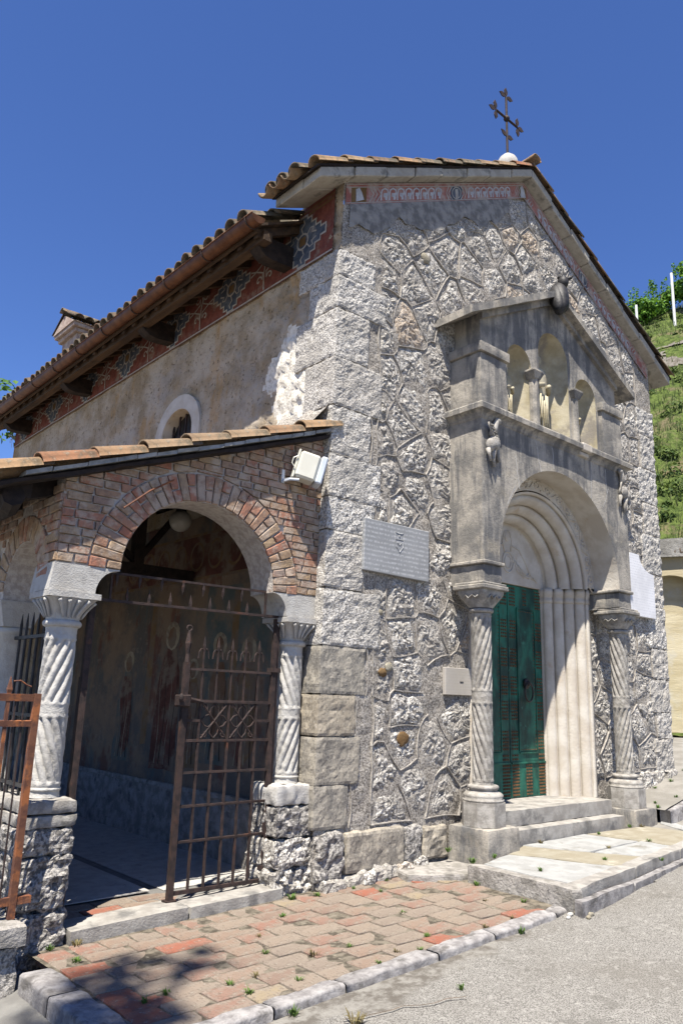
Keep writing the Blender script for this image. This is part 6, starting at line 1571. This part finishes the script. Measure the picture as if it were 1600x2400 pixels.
# tympanum with a low relief
g = MB(); n = 32; V = [(AC, .325, 2.775)]+[(AC-.705*math.cos(PI*i/n), .325, 2.775+.705*math.sin(PI*i/n)) for i in range(n+1)]; g.add(V, [(0, i, i+1) for i in range(1, n+1)])
g.add([(AC-.71, .325, 2.775), (AC+.71, .325, 2.775), (AC+.71, .40, 2.775), (AC-.71, .40, 2.775)], [(0, 1, 2, 3)]); ty = g.build('tympanum', M['cream'], pt)
g = MB(); TY = lambda u, v: (AC+u, .322, 2.775+v)
g.tube([TY(.10*math.cos(a), .25+.12*math.sin(a)) for a in np.linspace(0, 2*PI, 22)], .009, 5); g.tube([TY(.06*math.cos(a), .25+.075*math.sin(a)) for a in np.linspace(0, 2*PI, 18)], .006, 5)
for k in range(4): g.tube([TY(.10+.05*k, .32-.04*k), TY(.18+.07*k, .16-.02*k), TY(.30+.06*k, .10+.01*k), TY(.40+.05*k, .16-.03*k)], .008, 5)
g.tube([TY(-.06, .36), TY(-.10, .48), TY(-.05, .60), TY(.03, .62), TY(.08, .52), TY(.06, .38)], .010, 5); g.ell(TY(-.01, .55), (.05, .02, .065)); g.tube([TY(.08, .45), TY(.22, .42), TY(.34, .28), TY(.46, .10)], .009, 5); g.tube([TY(-.08, .45), TY(-.22, .42), TY(-.34, .28), TY(-.46, .10)], .009, 5)
g.build('relief', M['cream'], ty, True)
# ---------------------------------------------------------------- bronze door, part of the chapel
dr = MB(); dr.box((2.30, .40, .42), (3.68, .44, 2.80)); door = dr.build('door', M['door'], ch)
ST = MB()
def studs(x0, x1, z0, z1, nx, nz):
    for i in range(nx):
        for j in range(nz):
            x = x0+(i+.5)*(x1-x0)/nx; z = z0+(j+.5)*(z1-z0)/nz; w = .0115; y = .353
            ST.add([(x-w, y, z-w), (x+w, y, z-w), (x+w, y, z+w), (x-w, y, z+w), (x, y-.016, z)], [(0, 1, 4), (1, 2, 4), (2, 3, 4), (3, 0, 4)])
for x0, x1 in ((2.31, 2.995), (3.005, 3.66)):
    g = MB(); g.box((x0, .355, .438), (x1, .399, 2.768), .001, .004); lf = g.build('door_leaf', M['door'], door)
    g = MB(); a, b = x0+.17, x1-.17
    g.box((a, .346, .92), (b, .3549, 2.50), .001, .004); g.build('door_panel', M['door'], lf)
    g = MB()
    for (p, q, zz) in ((x0+.01, x1-.01, .80), (a-.01, b+.01, .905), (a-.01, b+.01, 2.51)): g.box((p, .340, zz-.008), (q, .3545, zz+.008))
    for xx in (a-.012, b+.012): g.box((xx-.007, .341, .92), (xx+.007, .3545, 2.50))
    g.build('door_moulding', M['door'], lf)
    for xx in (x0+.02, x1-.14):
        for zz in (.93, 1.25, 1.52, 1.83, 2.15): studs(xx, xx+.12, zz, zz+.22, 3, 6)
        studs(xx, xx+.12, .82, .90, 3, 2); studs(xx, xx+.13, .45, .79, 4, 10); studs(xx, xx+.12, 2.52, 2.75, 3, 6)
    studs(x0+.27, x0+.39, .45, .79, 3, 10); studs(a, b, .925, .95, 9, 1); studs(a, b, 2.465, 2.49, 9, 1); studs(x0+.28, x0+.36, 2.54, 2.75, 2, 5)
    studs(b-.03, b-.005, .96, 2.46, 1, 38)
tag(ST.build('door_studs', M['stud'], door), kind='stuff')
g = MB(); g.ell((3.29, .325, 1.66), (.05, .03, .06)); g.ell((3.29, .295, 1.66), (.025, .02, .03)); g.build('handle_boss', M['bronze'], door, True)
g = MB(); g.tube([(3.30+.075*math.cos(a), .300, 1.565+.105*math.sin(a)) for a in np.linspace(0, 2*PI, 24, endpoint=False)], .010, 8, closed=True); g.build('handle_ring', M['bronze'], door, True)

# ---------------------------------------------------------------- steps
sp = thing('entrance_steps', (3.0, -.2, .13), 'two worn stone steps between the portal columns', 'steps', kind='structure')
rough_box('step', (1.96, -.235, .285), (4.045, .40, .434), M['step'], sp, .05, .004, .012, 12, False)
rough_box('step', (1.955, -.375, .06), (3.30, .10, .283), M['step'], sp, .05, .004, .012, 12, False)
rough_box('step', (3.305, -.375, .06), (4.06, .10, .283), M['step'], sp, .05, .004, .012, 12, False)
# ---------------------------------------------------------------- plaques
pq1 = thing('stone_plaque', (.79, -.03, 2.54), 'large grey marble plaque with a shield and rows of lettering, left of the portal', 'plaque')
g = MB(); g.bevbox(np.array([(.365, -.052, 2.55), (1.22, -.052, 2.54), (1.22, .0, 2.54), (.365, .0, 2.55), (.37, -.052, 3.025), (1.225, -.052, 3.035), (1.225, .0, 3.035), (.37, .0, 3.025)]), .004); g.build('slab', M['plq_grey'], pq1)
g = MB(); PQ = lambda u, v: (.815+u, -.052, 2.88+v)
g.tube([PQ(-.055, .08), PQ(-.03, .07), PQ(0, .068), PQ(.03, .07), PQ(.055, .08), PQ(.058, .0), PQ(.045, -.06), PQ(0, -.11), PQ(-.045, -.06), PQ(-.058, 0), PQ(-.055, .08)], .005, 5); g.tube([PQ(-.05, .01), PQ(.05, .01)], .004, 5); g.tube([PQ(-.03, -.02), PQ(.0, -.045), PQ(.02, -.02), PQ(.03, -.05)], .005, 5); g.ell(PQ(0, .04), (.014, .006, .014)); g.build('shield', M['plq_grey'], pq1)
pq2 = thing('stone_plaque', (1.71, -.03, 1.49), 'small square beige stone plaque with a dark slot beside the left twisted portal column', 'plaque')
g = MB(); g.box((1.475, -.040, 1.495), (1.945, .0, 1.752), .001, .004); g.build('slab', M['plq_beige'], pq2)
g = MB(); g.box((1.685, -.043, 1.615), (1.735, -.0405, 1.625)); g.build('slot', M['black'], pq2)
pq3 = thing('stone_plaque', (5.2, -.03, 2.58), 'white marble memorial plaque with sloping shoulders right of the portal', 'plaque')
sh_ = [(5.67-.005*0, 2.585), (5.68, 3.17)]+[(5.68-.37*math.sin(t), 3.17+.23*(1-math.cos(t))**1.0) for t in np.linspace(.2, PI/2, 7)]
sh_ = sh_+[(2*5.19-x, z) for x, z in sh_[::-1]]
g = MB(); g.prism(sh_, 1, -.07, 0.0); g.build('slab', M['plq_white'], pq3)
# ---------------------------------------------------------------- weeds and loose stones
def gz(x, y):
    if x > 4.5 and y > -.9: return float(lerp_tab(x, RP))
    if x > 1.15 and y > -1.63 and x < 5: return LZ(x)
    if -2.2 < x < 1.15 and y > -1.5: return PZ(x)-.005
    return float(HR(x, y))+.005
WP = [(-.75, -1.46, 2), (-.4, -1.46, 2), (.25, -1.45, 3), (.55, -1.44, 2), (.95, -1.25, 3), (.75, -1.05, 2), (-1.0, -.62, 2), (.35, -.35, 2), (.62, -.14, 3), (.25, -.15, 2), (4.75, -.16, 5), (5.25, -.12, 4), (5.9, -.3, 6), (6.35, -.1, 7), (-1.947, -.03, 6), (-.953, -1.111, 5), (-.637, -.38, 4), (-1.487, -1.60, 5), (-1.152, -.889, 3), (-1.571, -1.334, 4), (-1.334, -1.90, 8), (-1.269, -1.366, 3), (.068, -.867, 3), (.438, -1.60, 5), (1.07, -.72, 5), (1.2, -.57, 6), (1.388, -.14, 5), (-.30, -.06, 6), (-.1, -.12, 5), (1.117, -1.66, 3), (1.96, -.40, 5), (4.1, -.54, 4), (6.2, -.05, 6), (5.6, -.16, 5), (4.7, -.40, 3), (2.4, -.42, 4), (1.4, -1.1, 3), (-1.899, -1.048, 3), (-2.035, -1.075, 3), (-2.06, -.287, 5), (-1.583, -1.171, 3), (-1.408, -1.162, 3), (-.69, -1.143, 3), (-.184, -1.319, 3), (-.541, -1.40, 3), (2.2, -1.2, 3), (2.7, -.95, 3), (3.35, -1.0, 4), (3.3, -.5, 3), (4.0, -.45, 4), (2.6, -1.5, 3), (-.6, -1.95, 3), (-1.9, -1.72, 3), (4.55, -.50, 5), (5.0, -.5, 4), (-2.1, .02, 4), (1.5, -.56, 4)]
wd = []
for k in range(4):
    g = MB()
    for i in range(34):
        a = random.uniform(0, 2*PI); L = random.uniform(.025, .075); e = random.uniform(.25, 1.0); w = random.uniform(.003, .008); r0 = random.uniform(0, .03); c = (r0*math.cos(a), r0*math.sin(a)); n_ = (-math.sin(a)*w, math.cos(a)*w); b1 = (c[0]+L*.5*e*math.cos(a), c[1]+L*.5*e*math.sin(a), L*.55); b2 = (c[0]+L*e*math.cos(a), c[1]+L*e*math.sin(a), L*random.uniform(.5, 1.0))
        g.add([(c[0]-n_[0]*.5, c[1]-n_[1]*.5, -.01), (c[0]+n_[0]*.5, c[1]+n_[1]*.5, -.01), (b1[0]+n_[0], b1[1]+n_[1], b1[2]), (b1[0]-n_[0], b1[1]-n_[1], b1[2]), (b2[0], b2[1], b2[2])], [(0, 1, 2, 3), (3, 2, 4)])
    me = bpy.data.meshes.new('weed'); me.from_pydata(g.V, [], g.F); me.materials.append(M['weed'] if k != 3 else M['dryweed']); wd.append(me)
ORD = 'first second third fourth fifth sixth seventh eighth ninth tenth eleventh twelfth thirteenth fourteenth fifteenth sixteenth seventeenth eighteenth nineteenth twentieth twenty-first twenty-second twenty-third twenty-fourth twenty-fifth twenty-sixth twenty-seventh twenty-eighth twenty-ninth thirtieth thirty-first thirty-second thirty-third thirty-fourth thirty-fifth'.split()
def zone(x, y):
    if x < 1.12 and y > -1.45: return 'among the paving bricks'
    if x < 1.3: return 'along the outer side of the kerb'
    if x > 4.4: return 'at the right end of the facade'
    return 'on and around the pale landing slabs'
zs_ = {}
for x, y, s in WP:
    p = cam.matrix_world.inverted() @ Vector((x, y, 0)); zs_.setdefault(zone(x, y), []).append((-p.x/p.z, x, y, s))
for zn, L in zs_.items():
    for k, (_, x, y, s) in enumerate(sorted(L)):
        o = inst('weed', random.choice(wd), Matrix.Translation((x, y, gz(x, y))) @ Matrix.Rotation(random.uniform(0, 6), 4, 'Z') @ Matrix.Scale(.25+s*.085, 4), None)
        tag(o, '%s weed tuft growing %s, %s from the left' % ('larger' if s > 5 else 'small', zn, ORD[k]), 'weed', 'weeds growing in the paving joints')
for i, (x, y, r, l) in enumerate(((1.09, -1.62, .035, 'largest pale yellow'), (1.02, -1.60, .028, 'white'), (1.13, -1.70, .03, 'yellowish'), (.95, -1.63, .02, 'leftmost small white'), (1.05, -1.73, .022, 'nearest small yellow'), (1.18, -1.66, .02, 'rightmost small white'))):
    g = MB(); g.ell((x, y, gz(x, y)+r*.3), (r, r*.8, r*.6), nu=8, nv=6); V = np.array(g.V); V += .25*r*fbm(V, 40, 1)[:, None]; o = mesh('pebble', V, g.F, M['white'] if i % 2 else M['yellowslab'], None); tag(o, l+' pebble lying by the corner of the landing kerb', 'pebble', 'pebbles at the kerb corner')
bpy.context.view_layer.update()
print('OBJECTS', len(bpy.data.objects), 'TRIS', sum(len(o.data.polygons)*2 for o in bpy.data.objects if o.type == 'MESH'))
